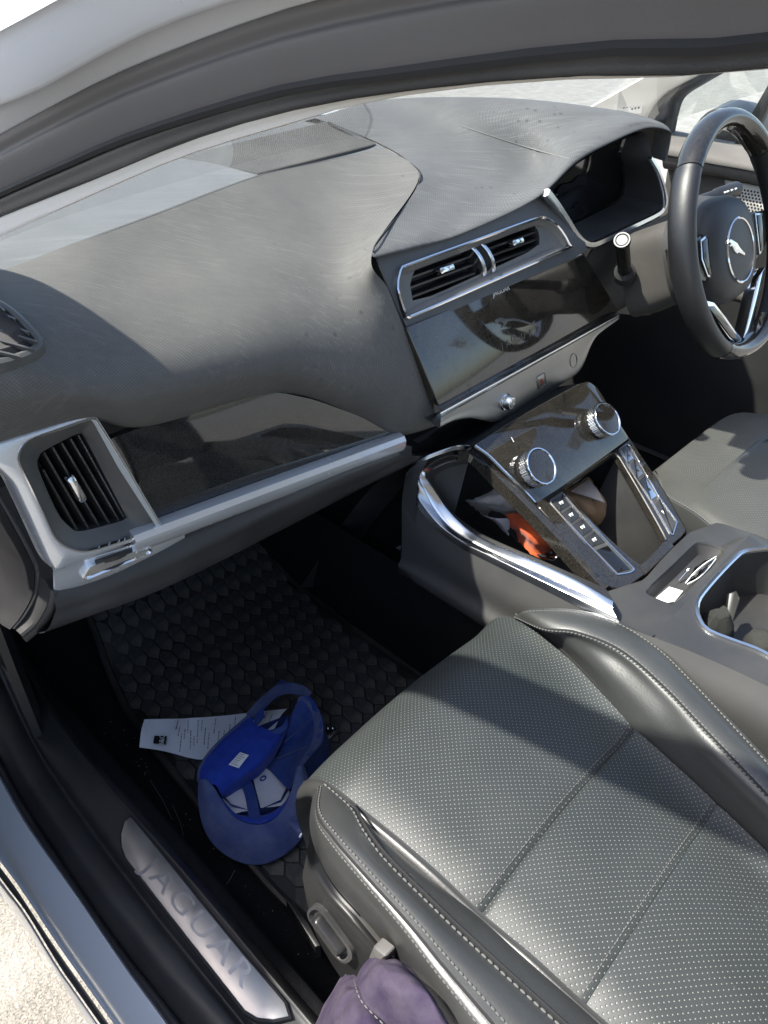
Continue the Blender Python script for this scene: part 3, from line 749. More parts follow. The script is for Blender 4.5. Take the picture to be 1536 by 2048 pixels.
# ---- centre facia with twin air vent
CVo = P(798, 530, y=.60)
CV = Fr(CVo, P(1078, 435, y=.60), CVo + (CVo - P(820, 632, y=.572)))
chp = [(170, 480), (157, 540), (157, 590), (203, 735), (222, 757), (262, 748), (700, 556), (1160, 354), (1184, 335), (1150, 262), (1092, 190), (1030, 162), (975, 163), (600, 298), (225, 433), (190, 452)]
chl = resample(spl(CV.loop(chp, z2), 160, True), 72, True)
fac = [(748, 512), (833, 493), (928, 464), (1070, 396), (1097, 386), (1116, 412), (1136, 443), (1160, 480), (1186, 492), (1168, 507), (990, 585), (816, 660), (790, 605), (772, 560)]
cc = sum(chl, V()) / 72
fo = radial(CV.loop(fac, None, -.004), cc - CV.n * .004, CV, 120); fi = radial([p - CV.n * .004 for p in offset(chl, .002, CV.n)], cc - CV.n * .004, CV, 120)
loft('centre_facia', [[p - CV.n * .02 for p in fo], fo, fi, [p - CV.n * .01 for p in fi]], M['facia_plastic'], dash)
vent = loft('centre_vent', [[p - CV.n * .003 for p in offset(chl, .004, CV.n)]] + [[p - CV.n * w_ for p in offset(chl, d, CV.n)] for d, w_ in ((.008, .006), (.010, .008))], M['grey_plastic'], dash)
c_in = offset(chl, .0035, CV.n)
loft('chrome_surround', [[p - CV.n * .004 for p in offset(chl, -.001, CV.n)], [p + CV.n * .0015 for p in chl], [p + CV.n * .0025 for p in offset(chl, .0018, CV.n)], [p + CV.n * .001 for p in c_in], [p - CV.n * .006 for p in offset(chl, .004, CV.n)]], M['chrome'], vent)
slp = [(252, 500), (236, 560), (246, 612), (290, 652), (620, 512), (968, 350), (1000, 312), (998, 250), (975, 216), (945, 212), (600, 340), (275, 462)]
sll = resample(spl(CV.loop(slp, z2, -.010), 120, True), 72, True)
c2_ = sum(sll, V()) / 72
ro = radial([p - CV.n * .006 for p in offset(chl, .004, CV.n)], c2_, CV, 96); ri = radial(sll, c2_, CV, 96)
loft('vent_funnel', [ro, [a.lerp(b, .6) - CV.n * .002 for a, b in zip(ro, ri)], ri], M['grey_plastic'], vent)
loft('vent_throat', [ri, [p - CV.n * .004 for p in offset(ri, .001, CV.n)], [p - CV.n * .045 for p in offset(ri, .002, CV.n)]], M['slat_black'], vent, False, True)
ax = (CV.at(*z2(990, 290)) - CV.at(*z2(245, 560))).normalized(); ay = CV.n.cross(ax)
Lc = CV.at(*z2(430, 480), -.013); Rc = CV.at(*z2(850, 318), -.013)
def slat(c, hw, frm, name, par, axx, ayy, nn, mat, dep=.016, th=.0013, tilt=.35):
    up = (ayy * math.cos(tilt) + nn * math.sin(tilt)); bk = (-nn * math.cos(tilt) + ayy * math.sin(tilt))
    prof = [(0, -th), (0.0005, -th), (dep, -th * .6), (dep, th * .6), (.0005, th), (0, th)]
    loops = [[c + axx * s * hw + bk * a + up * b for a, b in prof] for s in (-1, 1)]
    v_, f_ = g_loft(loops, True, True); return mesh(name, v_, f_, mat, par, None, True)
for k, off_ in enumerate((-.0165, -.0055, .0055, .0165)):
    slat(Lc + ay * off_ + ax * (off_ * .35), .0635, CV, 'slat', vent, ax, ay, CV.n, M['slat_black'])
    slat(Rc + ay * off_ * .92 - ax * (.004 + off_ * .25), .060, CV, 'slat', vent, ax, ay, CV.n, M['slat_black'])
def capsule(name, c, axx, ayy, nn, hl, hw, h, mat, par):
    fr = Fr(c, c + axx, c + ayy); L = [fr.rect(c, hl * s, hw * s, w_, hw * s * .9, 4) for s, w_ in ((1, -.004), (1, 0), (.93, h * .7), (.7, h))]
    return loft(name, L, mat, par, True, True)
capsule('vent_tab', Lc + ay * .001 + CV.n * .006, ax, ay, CV.n, .0145, .0042, .004, M['chrome'], vent)
capsule('vent_tab', Rc + ay * .001 + CV.n * .006, ax, ay, CV.n, .0135, .0042, .004, M['chrome'], vent)
wc = [CV.at(*z2(622, 428), -.012), CV.at(*z2(677, 405), -.012)]
plate('wheel_slot', CV.rect((wc[0] + wc[1]) / 2 - CV.n * .003, .013, .026, 0, .003, 3, (ax, (ay * .97 - ax * .2))), CV.n, .01, M['slat_black'], vent, .001)
for c in wc:
    loops = []
    for s in range(-12, 13):
        a = s / 12 * 1.25; o = c + ay * (math.sin(a) * .0265) - ax * (math.sin(a) * .006) + CV.n * (math.cos(a) * .020 - .008)
        loops.append([o + ax * x_ + CV.n * y_ for x_, y_ in ((-.0032, -.012), (-.0032, 0), (-.0018, .0014), (.0018, .0014), (.0032, 0), (.0032, -.012))])
    loft('vent_thumbwheel', loops, M['satin_chrome'], vent, True, True)
# ---- touchscreen
TS = Fr(P(885, 828, y=.527), P(1235, 622, y=.553), P(815, 655, y=.566))
tsl = roundpoly([TS.at(*p) for p in [(812, 655), (1167, 507), (1237, 622), (886, 829)]], .004, 3)
scr = plate('touchscreen', tsl, TS.n, .012, M['screen_black'], dash, .001)
tx = (TS.at(*z2(815, 578)) - TS.at(*z2(735, 612))).normalized()
text('screen_brand_lettering', 'JAGUAR', .0098, TS.at(*z2(776, 596), .0006), tx, TS.n.cross(tx), M['white_print'], scr, .0002, 'CENTER', 0, 1.0, 1.15)
n = N('screen_ghost'); n.out((.075, .078, .08), .25)
for ch, zx, zy in zip('JAGUAR', (782, 815, 848, 905, 950, 993), (928, 908, 880, 862, 845, 824)):
    text('screen_letter', ch, .014, TS.at(*z2(zx, zy), .0005), tx, TS.n.cross(tx), M['screen_ghost'], scr, .0001, 'CENTER', 0, 1, 1.1)
leap = [(738, 770), (765, 752), (800, 760), (850, 757), (905, 768), (950, 785), (975, 768), (972, 800), (930, 790), (890, 778), (850, 772), (815, 775), (800, 800), (775, 815), (790, 790), (770, 775), (745, 790)]
plate('screen_cat_emblem', [TS.at(*z2(*p), .0009) for p in leap], TS.n, .0005, M['screen_ghost'], scr, .0001)
# ---- chrome switch bar
def barrow(pts, ys, n=40):
    q = [P(*z2(*p), y=ys[0] + (ys[1] - ys[0]) * i / (len(pts) - 1)) for i, p in enumerate(pts)]
    return smooth(q, n)
top = smooth([TS.at(*z2(*p), .001) for p in [(412, 1288), (1462, 722)]], 40)
FBo = P(881, 838, y=.518); FB = Fr(FBo, P(1238, 632, y=.544), FBo + V((0, .10, 1)))
rol = smooth(FB.loop([(416, 1318), (1470, 740)], z2, .003), 40)
fct = smooth(FB.loop([(418, 1345), (1470, 752)], z2), 40)
bot = smooth(FB.loop([(415, 1402), (470, 1372), (530, 1352), (600, 1345), (660, 1352), (710, 1362), (770, 1352), (900, 1280), (1100, 1160), (1225, 1078), (1270, 1010), (1300, 935), (1345, 858), (1470, 762)], z2), 40)
midr = [a.lerp(b, .5) for a, b in zip(fct, bot)]
bar = grid('switch_bar', [fct, midr, bot, [p + V((0, .006, -.001)) for p in bot], [p + V((0, .035, .004)) for p in bot]], M['bar_metal'], dash, 30, 70)
grid('bar_top_roll', [[p + V((0, .012, .002)) for p in top], top, [a.lerp(b, .55) + FB.n * .003 for a, b in zip(top, rol)], rol, [a.lerp(b, .6) + FB.n * .0015 for a, b in zip(rol, fct)], [p - FB.n * .001 for p in fct]], M['satin_chrome'], bar, 24, 60)
SB = Fr(FB.at(1012, 802), FB.at(1147, 721), FB.at(1012, 802) + FB.y)
kc_ = SB.at(1010, 803)
pk = loft('power_knob', [SB.ring(kc_, r_, r_, 28, w_) for r_, w_ in ((.0125, -.006), (.0125, .001), (.0118, .0018), (.0105, .001))], M['chrome'], bar, False, False)
loft('knob_body', [SB.ring(kc_, r_, r_, 28, w_) for r_, w_ in ((.0105, -.002), (.0098, .009), (.0085, .0125), (.007, .0128))], M['satin_chrome'], pk, False, False)
loft('knob_cap', [SB.ring(kc_, r_, r_, 28, w_) for r_, w_ in ((.0072, .012), (.0068, .0135), (.006, .0138))], M['dark_metal'], pk, False, True)
sweep('power_symbol', SB.ring(kc_, .0016, .0022, 14, .0142), circ(.0003, 4), M['white_print'], pk, SB.n, True)
hz = SB.at(1082, 762); hx = (SB.at(1094, 742) - SB.at(1068, 757)).normalized(); hy = (SB.at(1067, 755) - SB.at(1071, 780)).normalized()
hzo = loft('hazard_button', [SB.rect(hz, .0122, .0122, w_, .002, 3, (hx, hy)) for w_ in (-.004, .0012)] + [SB.rect(hz, .0108, .0108, w_, .0015, 3, (hx, hy)) for w_ in (.0012, .0002)], M['chrome'], bar)
plate('button_face', SB.rect(hz, .0107, .0107, .0008, .0012, 3, (hx, hy)), SB.n, .004, M['dark_metal'], hzo, .0006)
for s_, w_ in ((.0048, .0013), (.0026, .0013)):
    tri = [hz + hx * (s_ * math.cos(a)) + hy * (s_ * math.sin(a)) + SB.n * w_ for a in (math.pi / 2, math.pi * 7 / 6, math.pi * 11 / 6)]
    sweep('hazard_triangle', resample(tri, 12, True), circ(.0004, 4), M['red_print'], hzo, SB.n, True)
uc = SB.at(1147, 721)
us = loft('usb_socket', [SB.ring(uc, a, b, 28, w_, (hx, hy)) for a, b, w_ in ((.0115, .0138, -.004), (.0115, .0138, .001), (.0100, .0122, .001), (.0095, .0116, -.003))], M['dark_metal'], bar)
loft('socket_recess', [SB.ring(uc, .0096, .0118, 28, -.002, (hx, hy)), SB.ring(uc, .009, .011, 28, -.006, (hx, hy))], M['dark_gap'], us, False, True)
for s_ in (-1, 1):
    plate('usb_port', SB.rect(uc + hy * (s_ * .0045), .0055, .0022, -.001, .0006, 2, (hx, hy)), SB.n, .006, M['slat_black'], us, .0004)
    plate('usb_tongue', SB.rect(uc + hy * (s_ * .0045 - .0006), .0042, .0008, -.0002, 0, 2, (hx, hy)), SB.n, .002, M['white_print'], us, .0002)
# ---- glove panel, chrome strip and outboard vent
GB = V((.058, .592, .53)); GP = Fr(GB, V((.51, .551, .525)), V((.052, .604, .68)))
gpl = GP.loop([(219, 879), (310, 845), (401, 812), (474, 790), (558, 784), (631, 800), (704, 826), (759, 849), (796, 868), (805, 880), (560, 975), (300, 1070), (262, 960)], None, -.006)
plate('glove_panel', resample(gpl, 48, True), GP.n, .01, M['glove_black'], dash, .0006)
st = [GP.at(*p) for p in [(262, 1075), (296, 1062), (420, 1016), (550, 968), (680, 920), (800, 876)]]
stp = smooth(st, 40)
sweep('chrome_strip', stp, [(-.001, -.020), (.007, -.016), (.0115, -.008), (.012, .001), (.008, .0065), (0, .008), (-.006, .007), (-.006, -.020)], M['vent_silver'], dash, V((0, 0, 1)))
# vent body
vo = [(-70, 905), (0, 884), (90, 856), (176, 826), (184, 831), (190, 838), (240, 930), (322, 1058), (318, 1064), (300, 1070), (200, 1108), (112, 1142), (106, 1136), (95, 1118), (60, 1040), (25, 965), (-20, 920)]
vl = resample(GP.loop(vo, None, .004), 90, True)
vi = z5
open_ = [(175, 440), (140, 520), (150, 590), (240, 780), (340, 990), (420, 1160), (500, 1240), (600, 1280), (700, 1285), (900, 1230), (1280, 1112), (1290, 1100), (1130, 830), (890, 430), (760, 228), (735, 222), (500, 300), (260, 385)]
ol = resample(spl(GP.loop(open_, z5, .004), 180, True), 90, True)
oc = sum(ol, V()) / 90
A_ = radial(vl, oc, GP, 110); B_ = radial(ol, oc, GP, 110)
ventp = loft('side_vent', [[p - GP.n * .022 for p in offset(A_, -.003, GP.n)], [p - GP.n * .004 for p in offset(A_, -.0015, GP.n)], [p + GP.n * .0 for p in A_], [p + GP.n * .002 for p in offset(A_, .003, GP.n)], [p + GP.n * .002 for p in offset(B_, -.0015, GP.n)], [p + GP.n * .0005 for p in B_], [p - GP.n * .006 for p in offset(B_, .0004, GP.n)]], M['vent_silver'], dash)
loft('chrome_bead', [[p + GP.n * a for p in offset(B_, b, GP.n)] for a, b in ((.001, -.0015), (.003, -.0008), (.003, .0006), (-.003, .0012))], M['chrome'], ventp)
slt = [(310, 540), (300, 600), (350, 740), (470, 1000), (560, 1100), (640, 1135), (860, 1085), (1005, 1040), (1010, 1015), (870, 740), (680, 380), (640, 350), (560, 380), (350, 490)]
sl_ = resample(spl(GP.loop(slt, z5, -.010), 140, True), 90, True)
C_ = radial(sl_, oc - GP.n * .01, GP, 110)
B2 = [p - GP.n * .003 for p in offset(B_, .0010, GP.n)]
loft('vent_frame', [B2, [a.lerp(b, .25) + GP.n * .0015 for a, b in zip(B2, C_)], [a.lerp(b, .8) + GP.n * .000 for a, b in zip(B2, C_)], C_, [p - GP.n * .004 for p in offset(C_, .0006, GP.n)]], M['vent_frame_plastic'], ventp)
loft('vent_throat', [C_, [p - GP.n * .006 for p in offset(C_, .001, GP.n)], [p - GP.n * .05 for p in offset(C_, .003, GP.n)]], M['slat_black'], ventp, False, True)
for (a, b) in (((345, 640), (622, 1128)), ((352, 502), (715, 1118)), ((424, 462), (800, 1100)), ((496, 425), (882, 1078)), ((566, 390), (962, 1058)), ((630, 362), (1000, 1030))):
    p = GP.at(*z5(*a), -.013); q = GP.at(*z5(*b), -.013)
    axx = (q - p).normalized(); ayy = GP.n.cross(axx)
    slat((p + q) / 2, (q - p).length / 2, GP, 'slat', ventp, axx, ayy, GP.n, M['slat_black'], .020, .0011, -.25)
    sweep('slat_edge', [p + GP.n * .0004, q + GP.n * .0004], circ(.00045, 4), M['satin_chrome'], ventp, GP.n)
pa, pb = GP.at(*z5(545, 680), -.008), GP.at(*z5(660, 885), -.008); axx = (pb - pa).normalized()
capsule('vent_tab', (pa + pb) / 2 + GP.n * .001, axx, GP.n.cross(axx), GP.n, .0155, .0042, .006, M['satin_chrome'], ventp)
# thumbwheel under the vent
UF = Fr(GP.at(110, 1150), GP.at(300, 1076), GP.at(110, 1100))
lowr = [GP.at(*z5(*p), .002) for p in [(425, 1470), (470, 1455), (760, 1370), (1000, 1300), (1290, 1215), (1480, 1150)]]
lowb = [GP.at(*z5(*p), -.004) for p in [(425, 1625), (470, 1628), (760, 1540), (1000, 1445), (1290, 1300), (1480, 1190)]]
lowt = [GP.at(*z5(*p), .003) for p in [(430, 1452), (470, 1432), (760, 1340), (1000, 1270), (1290, 1180), (1480, 1118)]]
grid('vent_lower_trim', [[p - GP.n * .004 for p in lowt], lowt, lowr, lowb, [p - GP.n * .02 for p in lowb]], M['vent_silver'], ventp, 16, 40)
rec = [GP.at(*z5(*p), .0022) for p in [(655, 1500), (705, 1410), (760, 1385), (1080, 1278), (1205, 1238), (1212, 1275), (1190, 1312), (1000, 1385), (680, 1520)]]
rec = resample(rec, 48, True)
rc = loft('thumbwheel_recess', [[p - GP.n * .004 for p in rec], [p + GP.n * .0045 for p in rec], [p + GP.n * .0045 for p in offset(rec, .0012, GP.n)], [p + GP.n * .0018 for p in offset(rec, .0030, GP.n)]], M['chrome'], ventp, False, True)
loops = []
pa, pb = GP.at(*z5(775, 1395), .006), GP.at(*z5(1072, 1290), .006); axx = (pb - pa).normalized(); ayy = GP.n.cross(axx); cw = (pa + pb) / 2
for s in range(-14, 15):
    t = s / 14; o = cw + axx * (t * (pb - pa).length / 2) + GP.n * (.006 * (1 - t * t) - .003)
    k_ = .0004 if s % 2 else 0
    loops.append([o + ayy * a - GP.n * b for a, b in ((-.0022, .008), (-.0022, k_), (.0022, k_), (.0022, .008))])
loft('vent_thumbwheel', loops, M['slat_black'], rc, True, True, True, False)
# ---- glove box lid and dash end
lo0 = [P(*p, y=c) for p, c in [((104, 1190), .592), ((180, 1170), .59), ((300, 1124), .582), ((550, 1010), .562), ((700, 947), .549), ((800, 909), .544)]]
lo1 = [P(*p, y=c) for p, c in [((110, 1226), .588), ((200, 1194), .586), ((330, 1142), .578), ((560, 1030), .562), ((720, 960), .553), ((820, 912), .55)]]
lo2 = [P(*p, y=c) for p, c in [((75, 1265), .60), ((150, 1238), .60), ((330, 1172), .60), ((560, 1058), .59), ((720, 972), .58), ((860, 905), .57)]]
lo3 = [p + V((.01, .12, -.02)) for p in lo2]
lo00 = [p + V((0, .012, .012)) for p in lo0]
grid('glove_box_lid', [lo00, lo0, lo1, lo2, lo3, [p + V((.02, .3, .0)) for p in lo2]], M['console_plastic'], dash, 30, 40)
e0 = [P(*z5(*p), y=c) for p, c in [((-250, 560), .64), ((-20, 840), .62), ((150, 1130), .612), ((270, 1360), .606), ((305, 1480), .604), ((285, 1640), .606), ((200, 1800), .61), ((110, 1910), .615)]]
e1 = [p + V((-.012, .05, 0)) for p in e0]
grid('dash_end_cap', [e0, [a.lerp(b, .5) + V((-.002, 0, 0)) for a, b in zip(e0, e1)], [p + V((-.03, .25, 0)) for p in e0]], M['sill_plastic'], dash, 8, 40)
e2 = [P(*z5(*p), y=c) for p, c in [((330, 1500), .60), ((345, 1560), .598), ((320, 1680), .60), ((240, 1830), .606), ((130, 1930), .612)]]
e3 = [P(*z5(*p), y=c) for p, c in [((430, 1600), .594), ((472, 1640), .592), ((440, 1790), .596), ((340, 1920), .604), ((240, 2010), .61)]]
grid('dash_lower_corner', [[p + V((-.01, .08, 0)) for p in e2], e2, [a.lerp(b, .5) + V((-.002, -.004, 0)) for a, b in zip(e2, e3)], e3, [p + V((.03, .02, .002)) for p in e3]], M['console_plastic'], dash, 14, 24)
tube('end_cap_bead', smooth(e0[1:], 40), .0018, M['black_plastic'], dash, 6)
# ---- side window demister vent at the dash end
dvp = [(-75, 575), (0, 612), (40, 640), (84, 688), (80, 705), (62, 718), (20, 733), (-20, 738), (-80, 720), (-100, 640)]
da_, db_, dc_ = hit(pad_o, 2, 615), hit(pad_o, 84, 695), hit(pad_o, 5, 730)
dn = (db_ - da_).cross(dc_ - da_).normalized()
if dn.z < 0: dn = -dn
dv = [hit(pad_o, *p, .0015) or P(*p, pl=(da_ + dn * .002, dn)) for p in dvp]
dl = smooth(dv, 48, True)
dfr = loft('demist_vent', [[p - dn * .003 for p in offset(dl, -.002, dn)], [p + dn * .005 for p in dl], [p + dn * .0065 for p in offset(dl, .003, dn)], [p + dn * .005 for p in offset(dl, .006, dn)], [p + dn * .001 for p in offset(dl, .007, dn)]], M['vent_frame_plastic'], dash)
loft('demist_shade_plate', [[p + dn * .0030 for p in offset(dl, .0062, dn)], [p + dn * .0075 for p in offset(dl, .012, dn)]], M['dark_gap'], dfr, False, True)  # raised plate, no recess: the opening's shade is put in as dark colour
for a, b in (((-60, 616), (30, 655)), ((-60, 638), (52, 678)), ((-60, 660), (68, 695)), ((-60, 682), (60, 708)), ((-60, 704), (34, 721)), ((-40, 595), (12, 640))):
    p = hit(pad_o, *a, .010) or P(*a, pl=(da_ + dn * .010, dn)); q = hit(pad_o, *b, .009) or P(*b, pl=(da_ + dn * .009, dn)); axx = (q - p).normalized()
    slat((p + q) / 2, (q - p).length / 2, None, 'slat', dfr, axx, dn.cross(axx), dn, M['vent_frame_plastic'], .009, .0008, .1)
# dash underside filler, dark
grid('dash_underside', [[V((.06, .66, .43)), V((.3, .66, .44)), V((.56, .66, .44))], [V((.06, .9, .42)), V((.3, .9, .42)), V((.56, .9, .42))], [V((.04, 1.28, .42)), V((.3, 1.28, .42)), V((.6, 1.28, .42))]], M['dark_gap'], dash, 8, 12, .01)

# ------------------------------------------------------------------ centre console
con = empty('centre_console', (.68, .25, .02), 'centre console with chrome sweep, rotary climate dials, gear buttons and open storage bin', 'console')
LPo = P(945, 885, z=.50)
LP = Fr(LPo, P(1180, 760, z=.50), LPo + (LPo - P(1070, 1003, z=.42)))
lpl = LP.loop([(395, 395), (560, 290), (760, 175), (950, 72), (1000, 58), (1040, 88), (1090, 165), (1215, 362), (1000, 520), (830, 640), (715, 712), (560, 560)], z4)
pan = plate('climate_panel', smooth(lpl[:1] + lpl[1:], 12) and roundpoly(lpl, .006, 3), LP.n, .02, M['gloss_black'], con, .0012)
def knob(name, base, top, r):
    c0 = LP.at(*z4(*base)); c1 = P(*z4(*top), pl=(c0 + LP.n * .024, LP.n)); c = c0
    k = empty(name, c); k.parent = con; k.location = c - W0[con.name]
    rg = lambda r_, w_, n_=48: LP.ring(c, r_, r_, n_, w_)
    loft('dial_base', [rg(r * .96, -.002), rg(r * .96, .006), rg(r * .9, .0075)], M['gloss_black'], k, False, False)
    loops = []
    for i in range(7):
        w_ = .0065 + .0012 * i * 1.6
        loops.append([c + (LP.x * math.cos(a) + LP.y * math.sin(a)) * (r * 1.0 - (.0009 if (j // 2 + i) % 2 else 0)) + LP.n * w_ for j, a in enumerate(2 * math.pi * j / 96 for j in range(96))])
    kn = loft('dial_grip', loops, M['satin_chrome'], k, False, False, True, False)
    loft('dial_ring', [rg(r * .99, .018), rg(r * 1.03, .0195), rg(r * 1.03, .022), rg(r * .985, .0238), rg(r * .93, .0238), rg(r * .90, .0228)], M['chrome'], k)
    loft('dial_face', [rg(r * .905, .0225), rg(r * .6, .0232), rg(r * .2, .0234)], M['gloss_black'], k, False, True)
    return k
rk = .0265
knob('climate_dial', (690, 535), (740, 470), rk)
knob('climate_dial', (1040, 285), (1100, 225), rk)
text('panel_mark', 'I', .011, LP.at(*z4(597, 370), .0004), LP.x, LP.y, M['white_print'], pan, .0002)
BPo = P(1070, 1006, z=.42); BP = Fr(BPo, P(1259, 877, z=.42), BPo + (BPo - P(1249, 1180, z=.365)))
fo = BP.loop([(715, 705), (870, 610), (1215, 364), (1262, 425), (1400, 640), (1520, 850), (1500, 882), (1440, 932), (1300, 1086), (1190, 1165), (1095, 1152), (1000, 1045), (860, 880)], z4)
op = BP.loop([(882, 640), (893, 610), (1122, 450), (1150, 450), (1172, 480), (1290, 680), (1402, 882), (1396, 905), (1285, 1018), (1262, 1022), (1100, 880), (960, 735)], z4)
opl = smooth(op, 72, True); occ = sum(opl, V()) / 72
fr_o = radial(roundpoly(fo, .004, 3), occ, BP, 120); fr_i = radial(opl, occ, BP, 120)
surr = loft('bin_surround', [[p - BP.n * .022 for p in fr_o], [p - BP.n * .002 for p in fr_o], offset(fr_o, .002, BP.n), offset(fr_i, -.0015, BP.n), [p - BP.n * .002 for p in fr_i], [p - BP.n * .012 for p in fr_i]], M['gloss_black'], con)
sweep('bin_edge_trim', [p + BP.n * .0005 for p in smooth(BP.loop([(1150, 455), (1172, 482), (1290, 682), (1400, 880), (1397, 903)], z4), 40)], circ(.0013, 6), M['dark_metal'], surr, BP.n)
# button strips
def strip(name, pts, mat):
    l = roundpoly(BP.loop(pts, z4, .0012), .003, 3)
    s = loft(name, [[p - BP.n * .004 for p in l], [p + BP.n * .0004 for p in l], [p + BP.n * .0004 for p in offset(l, .0014, BP.n)], [p - BP.n * .0006 for p in offset(l, .0018, BP.n)]], M['chrome'], con)
    plate('strip_face', [p - BP.n * .0005 for p in offset(l, .0016, BP.n)], BP.n, .003, mat, s, .0003)
    return s
ls = strip('gear_button_strip', [(790, 690), (858, 642), (872, 652), (1108, 918), (1246, 1056), (1222, 1074), (1150, 1086), (1138, 1072), (990, 920)], M['black_plastic'])
rs = strip('gear_button_strip', [(1155, 422), (1202, 388), (1226, 402), (1372, 668), (1470, 802), (1447, 876), (1432, 868), (1338, 705)], M['black_plastic'])
def button(par, a, b, c, d, mat, sym=None):
    l = roundpoly(BP.loop([a, b, c, d], z4, .0016), .001, 2); o = plate('button', offset(l, .0009, BP.n), BP.n, .003, mat, par, .0006)
    ce = sum(l, V()) / len(l); dx = (l[3 * 1 + 1] - l[0]).normalized()
    return o, ce
lbt = [((802, 690), (862, 655), (905, 715), (848, 752)), ((852, 757), (908, 720), (960, 775), (905, 815)), ((910, 820), (965, 780), (1025, 845), (970, 882)), ((975, 890), (1030, 850), (1092, 912), (1020, 940))]
wp = M['white_print']
for q, sy in zip(lbt, 'PRND'):
    o, ce = button(ls, *q, M['slat_black'])
    X_ = (BP.at(*z4(*q[1])) - BP.at(*z4(*q[0]))).normalized(); Y_ = BP.n.cross(X_)
    # seat heating, fan and lock symbols read as small white glyphs
    for u0, v0, w_, h_ in ((-.0028, .0, .0008, .0022), (-.0006, .0012, .0008, .0012), (.0016, -.0006, .0009, .002), (.0034, .001, .0007, .0012)):
        plate('button_symbol', BP.rect(ce + X_ * u0 + Y_ * v0 + BP.n * .0004, w_, h_, 0, .0003, 1, (X_, Y_)), BP.n, .0006, wp, o, .0001)
plate('button', offset(roundpoly(BP.loop([(1035, 950), (1100, 925), (1225, 1055), (1155, 1076)], z4, .0016), .002, 2), .001, BP.n), BP.n, .003, M['display_black'], ls, .0006)
rbt = [(((1168, 424), (1202, 400), (1240, 468), (1208, 492)), 'satin_chrome'), (((1210, 498), (1242, 474), (1290, 548), (1258, 580)), 'brushed_steel'), (((1262, 588), (1294, 556), (1362, 668), (1330, 692)), 'satin_chrome'), (((1345, 712), (1374, 682), (1460, 802), (1444, 862)), 'black_plastic')]
for q, mt_ in rbt:
    o, ce = button(rs, *q, M[mt_])
    X_ = (BP.at(*z4(*q[1])) - BP.at(*z4(*q[0]))).normalized(); Y_ = BP.n.cross(X_)
    if mt_ == 'black_plastic': text('button_symbol', 'P', .008, ce + BP.n * .0006 + Y_ * .004, X_, Y_, wp, o, .0002)
    else: plate('button_symbol', BP.rect(ce + BP.n * .0006 - Y_ * .003, .0018, .0026, 0, .0004, 1, (X_, Y_)), BP.n, .0006, M['slat_black'], o, .0001)
plate('bin_front_bar', roundpoly(BP.loop([(1266, 1035), (1428, 912), (1456, 934), (1302, 1084)], z4, .0015), .002, 2), BP.n, .012, M['gloss_black'], con, .0008)
# left sweep: dark ring, chrome band, storage opening
Op = [(944, 893, .60), (913, 891, .575), (857, 910, .545), (823, 929, .533), (813, 951, .53), (823, 982, .53), (868, 1042, .53), (921, 1084, .53), (959, 1103, .53), (1102, 1174, .532), (1238, 1244, .536)]
Ca = [((345, 440), .60), ((225, 460), .573), ((130, 520), .552), ((105, 570), .543), ((122, 615), .54), ((190, 745), .54), ((290, 850), .54), ((420, 928), .54), ((640, 1032), .54), ((900, 1152), .541), ((1125, 1262), .543)]
Cb = [((350, 462), .602), ((240, 485), .58), ((165, 525), .565), ((148, 562), .556), ((166, 602), .553), ((242, 727), .552), ((347, 832), .552), ((472, 907), .552), ((692, 1002), .552), ((930, 1112), .552), ((1130, 1222), .553)]
Ii = [((355, 476), .604), ((255, 500), .585), ((188, 537), .572), ((168, 570), .565), ((184, 610), .562), ((264, 738), .562), ((400, 848), .562), ((540, 918), .562), ((760, 1012), .564), ((950, 1095), .566), ((1090, 1160), .57)]
Oq = [P(a, b, x=c) for a, b, c in Op]; Caq, Cbq, Iq = [[P(*z4(*p), x=c) for p, c in l] for l in (Ca, Cb, Ii)]
nn_ = 60
So, Sa, Sb, Si = [smooth(l, nn_) for l in (Oq, Caq, Cbq, Iq)]
grid('sweep_outer_trim', [[p + V((-.003, 0, -.006)) for p in So], So, [p.lerp(q, .3) + V((-.001, 0, .0006)) for p, q in zip(So, Sa)], [p.lerp(q, .97) + V((0, 0, -.001)) for p, q in zip(So, Sa)]], M['sweep_metal'], con, 14, 90)
n_band = [p.lerp(q, .5) + V((-.0005, 0, .0006)) for p, q in zip(Sa, Sb)]
grid('chrome_sweep', [[p + V((.001, 0, -.003)) for p in Sa], Sa, n_band, Sb, [p + V((.001, 0, -.004)) for p in Sb]], M['satin_chrome'], con, 14, 90)
grid('tray_lip', [Sb, [p.lerp(q, .5) + V((0, 0, .001)) for p, q in zip(Sb, Si)], Si, [p + V((.004, 0, -.01)) for p in Si]], M['black_plastic'], con, 10, 80)
grid('tray_side', [[p + V((.003, 0, -.006)) for p in Si], [V((.575, p.y, .31)) for p in Si], [V((.60, p.y, .255)) for p in Si]], M['black_plastic'], con, 10, 60)
# side panel down to the carpet
edge_r = [P(a, b, x=.538) for a, b in [(1238, 1244), (1255, 1261), (1306, 1286), (1536, 1373)]]
side_top = [p + V((-.001, 0, -.003)) for p in So[8:]] + [edge_r[-1], edge_r[-1] + V((0, -.35, .0))]
side_top = smooth(side_top, 60)
s1_ = [V((.523, p.y, p.z - .04)) for p in side_top]; s2_ = [V((.527, p.y, .305)) for p in side_top]; s3_ = [V((.520, p.y, .285)) for p in side_top]; s4_ = [V((.526, p.y, .265)) for p in side_top]
grid('console_side', [side_top, s1_, s2_, s3_, s4_, [p + V((.012, 0, -.004)) for p in s4_]], M['console_side_plastic'], con, 30, 60)
tc = [V((.536, y_, .27)) for y_ in (-.5, .1, .4, .65, .95, 1.28)]
grid('tunnel_carpet', [tc, [p + V((.012, 0, -.12)) for p in tc], [p + V((.04, 0, -.265)) for p in tc]], M['carpet'], con, 10, 30)
